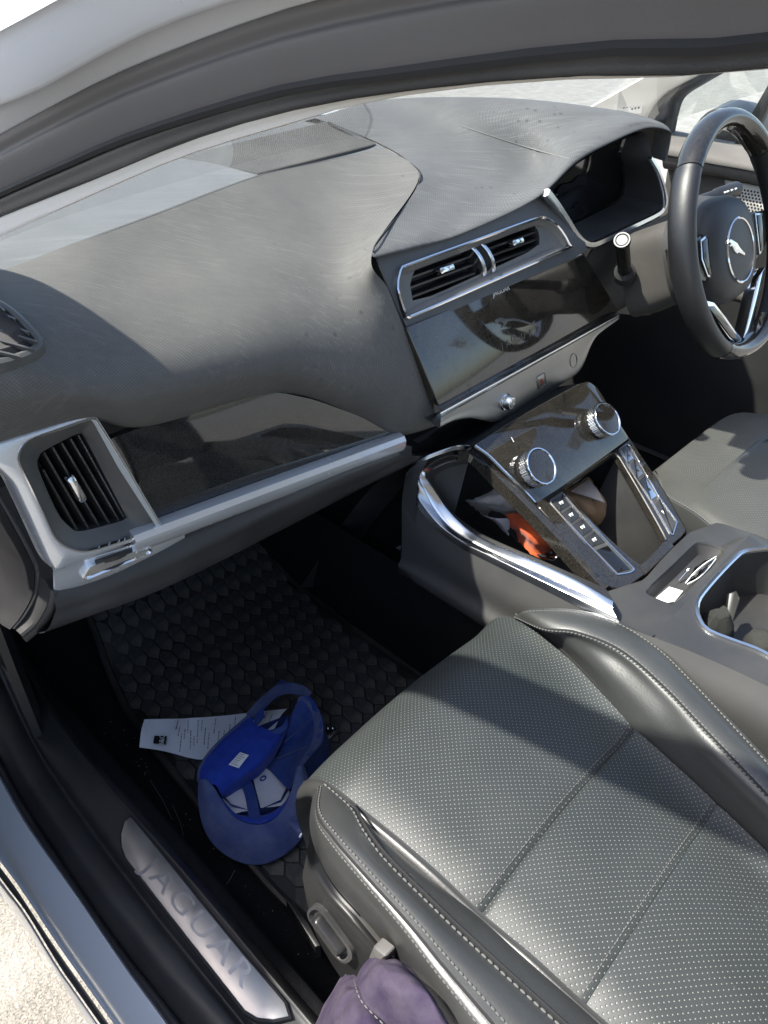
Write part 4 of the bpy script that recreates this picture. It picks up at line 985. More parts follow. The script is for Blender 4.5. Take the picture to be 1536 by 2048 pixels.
ft = [So[0], So[3], So[6], So[8]]
grid('console_front', [[p + V((0, .0, 0)) for p in ft], [V((p.x + .0, p.y + .12, p.z - .12)) for p in ft], [V((p.x, p.y + .3, .05)) for p in ft]], M['black_plastic'], con, 10, 10)
# buttress rail between the opening and the panel
rail = [P(*z4(*p), x=c) for p, c in [((300, 425), .585), ((370, 425), .60), ((430, 458), .606), ((540, 575), .608), ((700, 735), .607), ((860, 905), .605), ((1000, 1062), .602), ((1092, 1158), .60)]]
rail = smooth(rail, 50)
sweep('buttress_rail', rail, [(-.0065, -.012), (-.0075, .001), (-.005, .005), (.002, .0065), (.008, .004), (.012, -.012)], M['gloss_black'], con, V((0, 0, 1)))
sweep('rail_chrome_line', [p + V((-.0068, 0, .0022)) for p in rail[4:]], circ(.0016, 6), M['satin_chrome'], con)
rail2 = smooth([LP.at(*z4(*p), .003) for p in [(395, 400), (470, 455), (560, 545), (640, 622), (712, 700)]], 24)
sweep('panel_edge_chrome', rail2, circ(.0022, 6), M['satin_chrome'], con, LP.n)
# storage floor and walls shared by the tray and the bin
grid('bin_floor', [[V((.57, .62, .262)), V((.68, .62, .25)), V((.812, .62, .25))], [V((.57, .42, .262)), V((.68, .42, .25)), V((.812, .42, .25))], [V((.57, .33, .30)), V((.68, .32, .25)), V((.812, .32, .25))], [V((.57, .27, .362)), V((.68, .275, .30)), V((.80, .272, .30))], [V((.57, .262, .366)), V((.68, .268, .350)), V((.80, .262, .355))]], M['console_plastic'], con, 24, 16)
rw = BP.loop([(1150, 452), (1172, 482), (1290, 682), (1402, 882), (1396, 905)], z4, -.010)
grid('bin_wall', [smooth(rw, 30), [V((.805, p.y + .02, .25)) for p in smooth(rw, 30)]], M['console_plastic'], con, 6, 30)
grid('bin_back', [[V((.57, .60, .25)), V((.82, .60, .25))], [V((.57, .585, .47)), V((.82, .585, .47))]], M['dark_gap'], con, 4, 4, .01)
rt = [LP.at(*z4(1040, 88), -.004), LP.at(*z4(1215, 362), -.004), BP.at(*z4(1400, 640), -.004), BP.at(*z4(1520, 850), -.004)]
grid('console_far_side', [rt, [V((p.x + .012, p.y, .2)) for p in rt], [V((p.x + .01, p.y, .02)) for p in rt]], M['black_plastic'], con, 8, 12)
grid('console_under_panel', [[LP.at(*z4(*p), -.018) for p in ((395, 395), (950, 72))], [LP.at(*z4(*p), -.018) + V((0, .10, -.05)) for p in ((395, 395), (950, 72))]], M['dark_gap'], con, 4, 6)
# rear deck with coin tray and cup holder
CTo = V((.60, .24, .3755)); CT = Fr(CTo, CTo + V((1, 0, 0)), CTo + V((0, 1, 0)))
coin = smooth(CT.loop([(1160, 232), (1230, 245), (1292, 272), (1284, 305), (1160, 435), (1030, 560), (985, 568), (925, 545), (868, 520), (868, 490), (1000, 365), (1130, 240)], zG), 64, True)
cup = smooth([CT.at(*p) for p in [(1393, 1217), (1400, 1195), (1438, 1150), (1476, 1112), (1494, 1103), (1560, 1098)]] + [V((.84, .13, .3755)), V((.845, .0, .3755)), V((.83, -.09, .3755)), V((.7, -.1, .3755)), V((.63, -.08, .3755)), V((.612, .0, .3755))] + [CT.at(*p) for p in [(1536, 1311), (1470, 1284), (1414, 1261), (1396, 1235)]], 96, True)
ya = .1945
polyA = [V((.548, ya, .3755)), V((.72, ya + .001, .3755)), V((.845, ya, .3755)), V((.872, ya, .36)), V((.852, .243, .366))] + [CT.at(*z4(*p)) for p in ((1530, 862), (1448, 940), (1375, 1015), (1308, 1094), (1250, 1138), (1192, 1174), (1130, 1166), (1088, 1158))] + [V((.565, .268, .3755)), V((.550, .258, .3755)), V((.544, .235, .372))]
polyB = [V((.548, ya, .3755)), V((.538, .15, .374)), V((.536, .05, .374)), V((.536, -.2, .374)), V((.87, -.2, .374)), V((.876, .05, .36)), V((.872, ya, .36)), V((.845, ya, .3755)), V((.72, ya + .001, .3755))]
def deck(name, poly, hole, depth, inner, lip):
    c = sum(hole, V()) / len(hole)
    a = radial(poly, c, CT, 128); b = radial(hole, c, CT, 128)
    up = [p.lerp(q, .5) + V((0, 0, .001)) for p, q in zip(a, b)]
    d = loft(name, [[V((p.x, p.y, p.z - .012)) for p in a], a, up, b, [p + V((0, 0, -.003)) for p in offset(b, .0015, V((0, 0, 1)))]], M['console_plastic'], con)
    loft(inner, [[p + V((0, 0, -.002)) for p in offset(b, .001, V((0, 0, 1)))], [p + V((0, 0, -depth * .5)) for p in offset(b, .004, V((0, 0, 1)))], [p + V((0, 0, -depth)) for p in offset(b, .009, V((0, 0, 1)))]], M[lip], con, False, True)
deck('rear_deck', polyA, coin, .016, 'coin_tray', 'black_plastic')
deck('rear_deck', polyB, cup, .075, 'cup_holder', 'console_plastic')
sweep('cup_holder_trim', [p + V((0, 0, .001)) for p in resample(cup, 90, True)], [(-.003, -.002), (-.0025, .002), (.001, .0026), (.003, .001), (.003, -.002)], M['satin_chrome'], con, V((0, 0, 1)), True)

# ------------------------------------------------------------------ steering wheel
WC = V((1.037, .396, .70)); tl_ = math.radians(23); WU = V((0, math.sin(tl_), math.cos(tl_)))
WF = Fr(WC, WC + V((1, 0, 0)), WC + WU)
sw = empty('steering_wheel', WC - WU * .175, 'black leather and gloss steering wheel with round chrome ringed cat emblem', 'steering wheel')
def rim_arc(name, a0, a1, mat, n=40, grow=1.0):
    loops = []
    for i in range(n):
        a = math.radians(a0 + (a1 - a0) * i / (n - 1)); fl = 1.0 - .05 * max(0, -math.sin(a) - .75) / .25
        d = V((1, 0, 0)) * math.cos(a) + WU * math.sin(a) * fl; c = WC + d * .1645
        e = 1.0
        if i < 2 or i > n - 3: e = .965
        loops.append([c + d * (.0138 * e * grow * math.cos(t)) + WF.n * (.0190 * e * grow * math.sin(t)) for t in (2 * math.pi * k / 18 for k in range(18))])
    return loft(name, loops, mat, sw, True, True)
rim_arc('rim_grip', 137, 236, M['wheel_leather'])
rim_arc('rim_grip', -56, 43, M['wheel_leather'])
rim_arc('rim_top', 43.6, 136.4, M['gloss_black'])
rim_arc('rim_bottom', 236.6, 303.4, M['gloss_black'])
hub = []
for s, w_ in ((1.0, -.05), (1.03, -.015), (1.0, .004), (.9, .016), (.72, .023), (.5, .026)):
    hub.append([WC + V((1, 0, 0)) * (.082 * s * math.copysign(abs(math.cos(a)) ** .75, math.cos(a))) + V((-.016, 0, 0)) + WU * (.074 * s * math.copysign(abs(math.sin(a)) ** .85, math.sin(a)) - .008) + WF.n * (w_ - .012) for a in (2 * math.pi * k / 48 for k in range(48))])
loft('airbag_cover', hub, M['hub_plastic'], sw, False, True)
ec = WC - WU * .012 + V((-.019, 0, 0))
er = loft('emblem_ring', [WF.ring(ec, r_, r_, 48, w_) for r_, w_ in ((.046, .008), (.046, .0145), (.0445, .0158), (.043, .0148), (.0425, .010))], M['chrome'], sw)
loft('emblem_disc', [WF.ring(ec, r_, r_, 40, w_) for r_, w_ in ((.0428, .013), (.02, .0142))], M['hub_plastic'], sw, False, True)
E_ = lambda x, y, w_=.0165: WF.at(*z3(x, y), w_)
cat_ = [(888, 1150), (905, 1145), (925, 1158), (945, 1170), (960, 1195), (975, 1215), (990, 1228), (997, 1245), (990, 1250), (972, 1240), (955, 1232), (945, 1240), (930, 1225), (922, 1205), (912, 1190), (900, 1195), (895, 1182), (908, 1176), (893, 1168), (884, 1172)]
plate('leaping_cat_emblem', [E_(*p) for p in cat_], WF.n, .004, M['chrome'], sw, .0012)
# side spokes with switch pads
for sgn in (-1, 1):
    sp_ = [WC + V((1, 0, 0)) * (sgn * x_) + WU * y_ + WF.n * w_ for x_, y_, w_ in ((.070, .030, -.004), (.105, .026, -.004), (.152, .022, -.010), (.148, -.022, -.010), (.105, -.034, -.004), (.070, -.044, -.004))]
    plate('spoke', sp_, WF.n, .020, M['gloss_black'], sw, .003)
    bt = [WC + V((1, 0, 0)) * (sgn * x_) + WU * y_ + WF.n * .0 for x_, y_ in ((.080, .026), (.108, .022), (.112, -.004), (.100, -.030), (.082, -.036))]
    ob = plate('switch_bezel', bt, WF.n, .006, M['satin_chrome'], sw, .001)
    plate('switch_pad', [p + WF.n * .0016 for p in offset(bt, .003, WF.n)], WF.n, .004, M['gloss_black'], ob, .0008)
# lower spoke, chrome framed
lo_ = [WF.at(*z3(*p), -.004) for p in [(738, 1535), (795, 1545), (870, 1640), (940, 1740), (1003, 1815), (990, 1830), (955, 1828), (900, 1790), (830, 1690), (765, 1600)]]
ob = plate('lower_spoke', lo_, WF.n, .018, M['chrome'], sw, .002)
lo2_ = [WF.at(*z3(*p), -.002) for p in [(755, 1575), (800, 1572), (865, 1655), (930, 1745), (978, 1808), (955, 1815), (905, 1775), (835, 1680)]]
plate('lower_spoke_inset', lo2_, WF.n, .012, M['gloss_black'], ob, .002)
lo3 = [V((2 * WC.x - p.x, p.y, p.z)) for p in lo_]
plate('lower_spoke', lo3[::-1], WF.n, .018, M['chrome'], sw, .002)

# ------------------------------------------------------------------ steering column
colm = empty('steering_column', (.98, .55, .60), 'dusty grey steering column cowl with stalks behind the wheel', 'steering column')
secs = []
for w_, hw, hh, dx, dv_ in ((-.048, .050, .048, .008, .0), (-.055, .060, .058, .010, -.006), (-.09, .062, .062, .018, -.014), (-.13, .064, .066, .026, -.020), (-.17, .064, .066, .034, -.024)):
    c = WC + WF.n * w_ + V((1, 0, 0)) * dx + WU * dv_
    secs.append([c + V((1, 0, 0)) * (hw * math.copysign(abs(math.cos(a)) ** .45, math.cos(a))) + WU * (hh * math.copysign(abs(math.sin(a)) ** .45, math.sin(a))) for a in (2 * math.pi * k / 44 for k in range(44))])
loft('cowl', secs, M['cowl_plastic'], colm, True, False)
sec2 = [[WC + WF.n * w_ + V((1, 0, 0)) * (hw * math.cos(a)) + WU * (hw * math.sin(a) * .95) for a in (2 * math.pi * k / 40 for k in range(40))] for w_, hw in ((-.02, .05), (-.03, .072), (-.05, .078), (-.062, .07))]
loft('wheel_boss', sec2, M['black_plastic'], colm, True, True)
s0, s1 = P(1249, 540, x=.978), P(1244, 481, x=.905); sd = (s1 - s0).normalized()
SF = Fr(s1, s1 + sd.cross(V((0, 0, 1))), s1 + V((0, 0, 1)) - sd * sd.z)
sgnn = 1 if SF.n.dot(sd) > 0 else -1
ring = lambda c, r_, w_: [c + SF.x * (r_ * .85) * math.cos(2 * math.pi * k / 28) + SF.y * (r_ * .85) * math.sin(2 * math.pi * k / 28) + sd * w_ for k in range(28)]
stk = loft('stalk', [ring(s0, .0125, -.03), ring(s0, .012, 0), ring(s1, .0118, -.012), ring(s1, .0135, -.010), ring(s1, .0145, -.002)], M['valance_plastic'], colm, True, False)
loft('stalk_end_ring', [ring(s1, .0145, -.004), ring(s1, .0150, 0), ring(s1, .0135, .0025), ring(s1, .0112, .0025), ring(s1, .0105, .001)], M['tip_metal'], stk)
loft('stalk_end_cap', [ring(s1, .0108, .0008), ring(s1, .009, .002)], M['tip_metal'], stk, False, True)
loft('stalk_boot', [ring(s0, .020, -.022), ring(s0, .019, -.004), ring(s0, .0125, .002)], M['black_plastic'], colm)
r0_, r1_ = P(1392, 405, x=1.12), P(1472, 378, x=1.235)
tube('stalk', [r0_ - (r1_ - r0_) * .4, r0_, r0_.lerp(r1_, .45), r0_.lerp(r1_, .5), r1_], .0115, M['slat_black'], colm, 16, V((0, 0, 1)), False, [.8, .8, .85, 1.0, 1.05])
for t in (.55, .62, .72, .82): sweep('stalk_marking', [r0_.lerp(r1_, t) + V((-.004, -.010, .006)), r0_.lerp(r1_, t + .035) + V((-.004, -.010, .006))], circ(.0016, 5), M['white_print'], colm)

# ------------------------------------------------------------------ lower dash on the driver's side
ld = [[P(1186, 492, y=.60), P(1240, 470, y=.60), P(1330, 430, y=.60), V((1.35, .60, .70))], [V((.93, .60, .60)), V((1.02, .60, .60)), V((1.15, .60, .60)), V((1.37, .60, .60))], [V((.95, .68, .50)), V((1.05, .66, .47)), V((1.18, .66, .47)), V((1.38, .66, .48))], [V((.95, .9, .46)), V((1.05, .9, .44)), V((1.18, .9, .44)), V((1.38, .9, .44))]]
grid('driver_lower_dash', ld, M['cowl_plastic'], dash, 20, 24, .004)
grid('stack_side', [[TS.at(1237, 622, -.01), TS.at(1167, 507, -.01)], [TS.at(1237, 622) + V((.03, .12, -.06)), TS.at(1167, 507) + V((.06, .12, 0))], [V((.99, .75, .30)), V((1.05, .75, .62))]], M['dark_gap'], dash, 8, 8)
grid('stack_base', [[P(885, 850, y=.56), P(1110, 770, y=.56), P(1238, 640, y=.58)], [V((.6, .68, .36)), V((.78, .68, .36)), V((.95, .70, .36))]], M['dark_gap'], dash, 4, 8)

# ------------------------------------------------------------------ driver's door
dr = empty('driver_door', (1.45, .4, .0), 'far driver door with stitched leather top, window glass and perforated speaker grille', 'door')
X1 = 1.40
d0 = [P(*z3(*p), x=X1 + .05) for p in [(440, 470), (600, 500), (800, 540), (1000, 570), (1250, 610)]]
d1 = [P(*z3(*p), x=X1) for p in [(455, 530), (600, 555), (800, 600), (1000, 640), (1250, 690)]]
d2 = [P(*z3(*p), x=X1 - .012) for p in [(460, 600), (600, 625), (800, 665), (1000, 700), (1250, 750)]]
d3 = [P(*z3(*p), x=X1) for p in [(470, 690), (600, 715), (800, 740), (1000, 780), (1250, 830)]]
grid('door_top', [[p + V((.06, 0, .0)) for p in d0], d0, d1, d2, d3, [p + V((.03, 0, -.004)) for p in d3]], M['door_leather'], dr, 24, 40)
tube('door_seam', smooth([p + V((-.002, 0, 0)) for p in d2], 40), .0016, M['dark_gap'], dr, 6)
dp0 = [p + V((.02, 0, -.002)) for p in d3]
grid('door_panel', [dp0, [p + V((.015, 0, -.12)) for p in dp0], [p + V((-.02, 0, -.20)) for p in dp0], [p + V((.02, 0, -.26)) for p in dp0], [p + V((.04, 0, -.55)) for p in dp0]], M['door_leather'], dr, 24, 30)
sg = Fr(P(*z3(870, 780), x=X1 + .012), P(*z3(1250, 850), x=X1 + .012), P(*z3(870, 780), x=X1 + .012) + V((0, 0, 1)))
if sg.n.x > 0: pass
sgl = [P(*z3(*p), x=X1 + .014) for p in [(850, 765), (1000, 790), (1250, 840), (1280, 1090), (985, 1022), (920, 900)]]
nx = V((-1, 0, 0))
spk = plate('speaker_grille', roundpoly(sgl, .006, 3), nx, .01, M['pillar_trim_taupe'], dr, .002)
hv, hf = [], []; poly2 = [(p.y, p.z) for p in offset(sgl, .008, nx)]
for i in range(60):
    for j in range(60):
        yy = .20 + (i + .5 * (j % 2)) * .0062; zz = .52 + j * .0054
        if inside(yy, zz, poly2):
            b = len(hv); c = V((X1 + .0134, yy, zz)); hv += [c + V((0, math.cos(a) * .0021, math.sin(a) * .0021)) for a in (2 * math.pi * k / 6 for k in range(6))]; hf.append(list(range(b, b + 6)))
if hv: tag(mesh('grille_hole', hv, hf, M['dark_gap'], spk, None, False), kind='stuff')
wt = [P(*z3(*p), x=X1 + .07) for p in [(440, 480), (520, 300), (640, 150), (860, 20)]]
grid('window_glass', [wt, [V((p.x - .0, -.3, p.z)) for p in wt]], M['screen_glass'], dr, 8, 8)
ss0 = [P(*z3(*p), x=X1 + .05) for p in [(370, 370), (420, 290), (500, 210), (640, 130), (820, 50), (1000, -20)]]
ss1 = [P(*z3(*p), x=X1 + .055) for p in [(500, 470), (530, 330), (570, 240), (690, 160), (850, 70), (1020, 0)]]
grid('window_seal', [[p + V((-.004, 0, 0)) for p in ss0], [a.lerp(b, .5) + V((-.01, 0, 0)) for a, b in zip(ss0, ss1)], ss1, [p + V((.03, 0, 0)) for p in ss1]], M['slat_black'], dr, 12, 30)
mp = [P(*z3(*p), x=X1 + .09) for p in [(1170, 100), (1230, 100), (1000, 600), (900, 570)]]
plate('window_post', mp, nx, .02, M['slat_black'], dr, .003)
# door mirror outside the far window
mo = P(*z3(900, 470), x=X1 + .30)
mir = empty('door_mirror', mo - V((0, 0, .06)), 'dark door mirror outside the far side window', 'mirror')
msec = [[mo + V((a_, 0, 0)) + V((0, math.cos(t) * r1, math.sin(t) * r2)) for t in (2 * math.pi * k / 20 for k in range(20))] for a_, r1, r2 in ((-.10, .02, .03), (-.08, .05, .055), (0, .06, .065), (.08, .05, .055), (.10, .02, .03))]
loft('mirror_housing', msec, M['slat_black'], mir, True, True)
tube('mirror_stem', [mo + V((-.16, 0, -.07)), mo + V((-.1, 0, -.05)), mo + V((-.05, 0, -.03))], .018, M['slat_black'], mir, 10)

# ------------------------------------------------------------------ passenger seat
seat = empty('passenger_seat', (.33, .1, .02), 'black leather passenger seat with perforated cushion and raised side bolsters', 'car seat')
Ly = [(.42, .185), (.37, .175), (.346, .172), (.25, .176), (.153, .18), (.048, .181), (-.1, .181), (-.3, .18)]
Ry = [(.42, .49), (.37, .494), (.346, .493), (.25, .472), (.151, .441), (.05, .417), (-.009, .40), (-.1, .385), (-.3, .37)]
def li(t, y):
    for (a, b), (c, d) in zip(t[:-1], t[1:]):
        if a >= y >= c: return b + (d - b) * (a - y) / (a - c)
    return t[-1][1] if y < t[-1][0] else t[0][1]
SE = (.152, .048, -.075)
def cush(u, y):
    a, b = li(Ly, min(y, .37)), li(Ry, min(y, .37)); x = a + (b - a) * u
    z = .3475 + .006 * math.sin(math.pi * u) + .004 * math.cos((u - .5) * 5)
    z += .010 * max(0, (abs(u - .5) - .36) / .14) ** 2 * (1 if u > .5 else -.6)
    for s, k_ in zip(SE, (1, .45, .8)): z -= k_ * (.0026 * math.exp(-((y - s) / .0026) ** 2) + .0018 * math.exp(-((y - s) / .016) ** 2))
    e = max(0, y - .315)
    z -= e * e * 7.5 + (.00 if e < .05 else (e - .05) ** 2 * 30)
    z += .004 * math.exp(-((y - .25) / .06) ** 2)
    return V((x, y, z))
def panel(name, y0, y1, nu, nv=46):
    rows = [[cush(j / (nv - 1), y0 + (y1 - y0) * i / (nu - 1)) for j in range(nv)] for i in range(nu)]
    v_ = [p for r in rows for p in r]; f_ = [[i * nv + j, (i + 1) * nv + j, (i + 1) * nv + j + 1, i * nv + j + 1] for i in range(nu - 1) for j in range(nv - 1)]
    return mesh(name, v_, f_, M['seat_perforated'], seat, [(p.x, p.y * 1.02 - p.z * .4) for p in v_], 'all')
panel('cushion_front', .405, .152, 70); panel('cushion_middle', .1517, .048, 44); panel('cushion_rear', .0477, -.3, 60)
# front face of the cushion under the roll
fr0 = [cush(j / 20, .405) for j in range(21)]
grid('cushion_front_face', [fr0, [p + V((0, -.004, -.04)) for p in fr0], [p + V((0, -.04, -.14)) for p in fr0], [p + V((0, -.06, -.25)) for p in fr0]], M['seat_leather'], seat, 12, 24)
for s in SE[:2]:
    pth = [cush(j / 60, s + .0055) + V((0, 0, .0008)) for j in range(1, 60)]
    v_, f_ = g_stitch(pth, .0042, .003, .0005, V((0, 0, 1))); tag(mesh('cushion_stitch', v_, f_, M['stitch_thread'], seat, None, False), kind='stuff')
# rolled left edge of the insert and the dark gap beside it
ed = [cush(0, y) + V((0, 0, 0)) for y in (.385, .36, .33, .29, .24, .2, .152, .1, .048, 0, -.1, -.3)]
grid('cushion_edge_roll', [[p + V((.001, 0, -.001)) for p in ed], [p + V((-.004, 0, .0015)) for p in ed], [p + V((-.010, .0, -.004)) for p in ed], [p + V((-.012, 0, -.016)) for p in ed], [p + V((-.006, 0, -.03)) for p in ed]], M['seat_leather'], seat, 20, 70)
tube('cushion_piping', smooth([p + V((-.001, 0, .0015)) for p in ed], 80), .0016, M['seat_leather'], seat, 6)
def rowz(pts, zs, zf): return [P(*zf(*p), z=zs[min(i, len(zs) - 1)]) for i, p in enumerate(pts)]
q7 = [(.335, .338, .34), ]
Lr = [rowz([(262, 182), (408, 330), (570, 470), (720, 600), (1000, 820), (1140, 925), (1536, 1275), (1900, 1600)], [.33, .325, .32, .318, .318], zH),
      rowz([(258, 186), (414, 334), (570, 490), (730, 640), (1000, 870), (1150, 1000), (1536, 1340), (1900, 1660)], [.338, .342, .345, .347, .348], zH),
      rowz([(254, 190), (404, 326), (475, 450), (600, 620), (880, 900), (1100, 1110), (1536, 1510), (1900, 1840)], [.342, .352, .362, .366, .368], zH),
      rowz([(248, 196), (330, 330), (405, 480), (555, 655), (825, 935), (1035, 1155), (1420, 1540), (1760, 1900)], [.343, .360, .372, .377, .379], zH),
      rowz([(235, 205), (225, 345), (330, 490), (500, 680), (760, 960), (960, 1190), (1290, 1559), (1600, 1900)], [.342, .362, .373, .378, .38], zH),
      rowz([(215, 220), (205, 400), (290, 545), (450, 740), (690, 1020), (880, 1270), (1110, 1559), (1380, 1900)], [.338, .358, .368, .373, .375], zH),
      rowz([(195, 235), (182, 400), (232, 560), (352, 740), (545, 960), (705, 1170), (960, 1559), (1180, 1900)], [.328, .338, .345, .35, .352], zH),
      rowz([(200, 255), (178, 440), (218, 600), (302, 760), (422, 900), (562, 1060), (800, 1400), (1050, 1800)], [.31, .305, .30, .30, .30], zH)]
Lr.append([p + V((.03, .0, -.05)) for p in Lr[-1]])
lb = grid('left_bolster', Lr, M['seat_leather'], seat, 70, 90)
def st_row(name, row, off_=V((0, 0, .0012)), step=.0052, ln=.0036, r=.00065, par=None):
    v_, f_ = g_stitch([p + off_ for p in spl(row, 120)], step, ln, r, V((-.3, 0, 1)).normalized())
    return tag(mesh(name, v_, f_, M['stitch_thread'], par or seat, None, False), kind='stuff')
st_row('bolster_stitch', Lr[2], V((-.0012, 0, .0016)), .0062, .0046, .0009, lb)
st_row('bolster_stitch', Lr[4], V((-.0005, 0, .0015)), .0046, .0034, .0007, lb)
st_row('bolster_stitch', Lr[5], V((.001, 0, .0016)), .0046, .0034, .0007, lb)
tube('bolster_seam', [a.lerp(b, .45) + V((0, 0, .001)) for a, b in zip(spl(Lr[4], 100), spl(Lr[5], 100))], .0014, M['dark_gap'], lb, 6)
tube('bolster_piping', [p + V((.003, 0, .0006)) for p in spl(Lr[2], 100)][12:], .0014, M['dark_gap'], lb, 6)
Rr = [rowz([(130, 650), (230, 700), (400, 840), (600, 1050), (790, 1275), (1020, 1480), (1280, 1720), (1600, 2040)], [.348, .347, .345], zG),
      rowz([(133, 648), (270, 700), (470, 830), (690, 1010), (890, 1210), (1110, 1410), (1370, 1660), (1700, 1980)], [.35, .362, .368, .37], zG),
      rowz([(135, 646), (290, 722), (480, 770), (710, 890), (930, 1100), (1140, 1330), (1395, 1590), (1725, 1920)], [.352, .372, .383, .386], zG),
      rowz([(136, 645), (300, 715), (480, 738), (720, 838), (960, 1040), (1180, 1270), (1420, 1520), (1750, 1870)], [.353, .378, .392, .395], zG),
      rowz([(138, 642), (250, 650), (480, 670), (720, 745), (930, 895), (1120, 1075), (1400, 1370), (1750, 1740)], [.354, .380, .396, .399], zG),
      rowz([(140, 640), (220, 612), (440, 615), (680, 670), (900, 802), (1090, 982), (1400, 1314), (1750, 1690)], [.353, .376, .388, .39], zG)]
Rr.append([p + V((.010, .0, -.02)) for p in Rr[-1]]); Rr.append([p + V((.006, 0, -.16)) for p in Rr[-2]])
Rr.insert(0, [p + V((-.004, 0, -.012)) for p in Rr[0]])
rb = grid('right_bolster', Rr, M['seat_leather'], seat, 60, 90)
for o_, of in ((4, V((-.002, 0, .0014))), (4, V((.0035, .002, .0016))), (6, V((-.002, -.002, .002)))): st_row('bolster_stitch', Rr[o_], of, .0046, .0034, .0007, rb)
tube('crease_piping', [p + V((.001, 0, .0025)) for p in spl(Rr[1], 120)], .0020, M['dark_gap'], rb, 6)
tube('bolster_seam', [p + V((.001, .001, .0002)) for p in spl(Rr[4], 100)], .0018, M['dark_gap'], rb, 6)
# seat base: plastic side valance, switch and rail
va = [[P(*zH(*p), x=.118) for p in [(170, 480), (215, 610), (300, 770), (430, 920), (560, 1080), (700, 1240), (1000, 1600)]],
      [P(*zH(*p), x=.108) for p in [(150, 600), (190, 740), (280, 880), (400, 1020), (520, 1160), (640, 1290), (900, 1600)]],
      [P(*zH(*p), x=.106) for p in [(132, 740), (160, 900), (200, 1040), (280, 1190), (360, 1310), (450, 1430), (600, 1650)]]]
va.append([p + V((.02, 0, -.03)) for p in va[-1]])
vo_ = grid('seat_valance', va, M['valance_plastic'], seat, 20, 40)
grid('seat_base_front', [[V((p.x, p.y - .03, min(p.z, .27))) for p in (va[0][0], va[1][0], va[2][0], va[3][0])], [V((p.x + .30, p.y - .02, min(p.z, .27))) for p in (va[0][0], va[1][0], va[2][0], va[3][0])]], M['black_plastic'], seat, 8, 8)
vc = P(*zH(285, 1045), x=.100); vx = (P(*zH(345, 1120), x=.1) - P(*zH(235, 970), x=.1)).normalized()
VF = Fr(vc, vc + vx, vc + vx.cross(V((-1, 0, 0))))
nv_ = V((-1, -.1, .25)).normalized()
def vr(hl, hw, w_): 
    y_ = nv_.cross(vx).normalized(); return roundpoly([vc + vx * a * hl + y_ * b * hw + nv_ * w_ for a, b in ((-1, -1), (1, -1), (1, 1), (-1, 1))], hw * .9, 4)
sb = loft('seat_switch_recess', [vr(.030, .015, -.008), vr(.030, .015, .0015), vr(.027, .012, .002), vr(.025, .010, -.002)], M['black_plastic'], seat, False, True)
loft('seat_switch', [vr(.021, .006, -.002), vr(.020, .0055, .006), vr(.018, .004, .008)], M['slat_black'], sb, True, True)
ra = [P(*zH(*p), z=.06) for p in [(35, 850), (75, 870), (160, 985), (230, 1110), (200, 1120)]]
plate('seat_rail', ra, V((0, 0, 1)), .03, M['slat_black'], seat, .002)
hd = [P(*zH(*p), x=.09) for p in [(525, 1120), (600, 1180), (590, 1230), (500, 1225), (500, 1180)]]
plate('recline_lever', roundpoly(hd, .004, 3), V((-1, 0, .1)).normalized(), .012, M['grey_plastic'], seat, .003)
# backrest, just behind the frame
bkr = []
for y_, z_ in ((-.175, .335), (-.185, .40), (-.215, .55), (-.25, .72), (-.28, .86), (-.30, .93), (-.36, .95), (-.42, .93)):
    bkr.append([V((x_, y_ + dy_, z_)) for x_, dy_ in ((.17, -.015), (.22, -.02), (.30, -.022), (.38, -.02), (.43, -.015))])
bo2 = g_grid(bkr, 50, 40); mesh('backrest', bo2[0], bo2[1], M['seat_perforated'], seat, bo2[2])
for sg_ in (-1, 1):
    cxb = .30 + sg_ * .165
    rows = [[V((cxb - sg_ * .04, y_ - .012, z_)), V((cxb - sg_ * .01, y_ + .045 * k_, z_)), V((cxb + sg_ * .03, y_ + .035 * k_, z_)), V((cxb + sg_ * .055, y_ - .05, z_)), V((cxb + sg_ * .05, y_ - .12, z_))] for y_, z_, k_ in ((-.195, .34, .35), (-.205, .42, .8), (-.23, .58, 1), (-.26, .74, .8), (-.30, .90, .2))]
    grid('backrest_bolster', rows, M['seat_leather'], seat, 30, 24)

# ------------------------------------------------------------------ driver seat
ds = empty('driver_seat', (1.1, .15, .02), 'dusty black perforated driver seat beyond the console', 'car seat')
dl = [P(*zC(*p), z=zz) for p, zz in [((872, 1372), .34), ((905, 1420), .345), ((945, 1505), .348), ((1100, 1600), .35), ((1380, 1790), .35), ((1700, 2010), .35)]]
def dsr(t):
    front = [((872, 1372), .335), ((950, 1312), .345), ((1100, 1195), .352), ((1240, 1092), .358), ((1330, 1062), .36), ((1450, 1070), .36), ((1700, 1050), .36)]
    return front
f0 = [P(*zC(*p), z=zz) for p, zz in dsr(0)]
fr_ = [p + V((.004, .018, -.06)) for p in f0]
f1 = [p + V((.012, -.02, .010)) for p in f0]; f2 = [p + V((.0, -.08, .012)) for p in f0]
f1[0] = dl[1]; f2[0] = dl[2] + V((0, .01, 0))
f3 = [V((dl[3].x + (f0[i].x - f0[0].x) * 1.0, dl[3].y, .36)) for i in range(7)]; f4 = [V((dl[4].x + (f0[i].x - f0[0].x), dl[4].y - .02, .36)) for i in range(7)]; f5 = [p + V((0, -.25, .0)) for p in f4]
f3[0] = dl[3]; f4[0] = dl[4]
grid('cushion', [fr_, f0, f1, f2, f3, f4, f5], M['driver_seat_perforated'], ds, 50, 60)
dsd = dl[:5] + [dl[4] + V((0, -.2, 0))]
grid('cushion_side', [dsd, [p + V((-.006, 0, -.006)) for p in dsd], [p + V((-.010, 0, -.06)) for p in dsd], [p + V((.01, 0, -.25)) for p in dsd]], M['seat_leather'], ds, 14, 30)
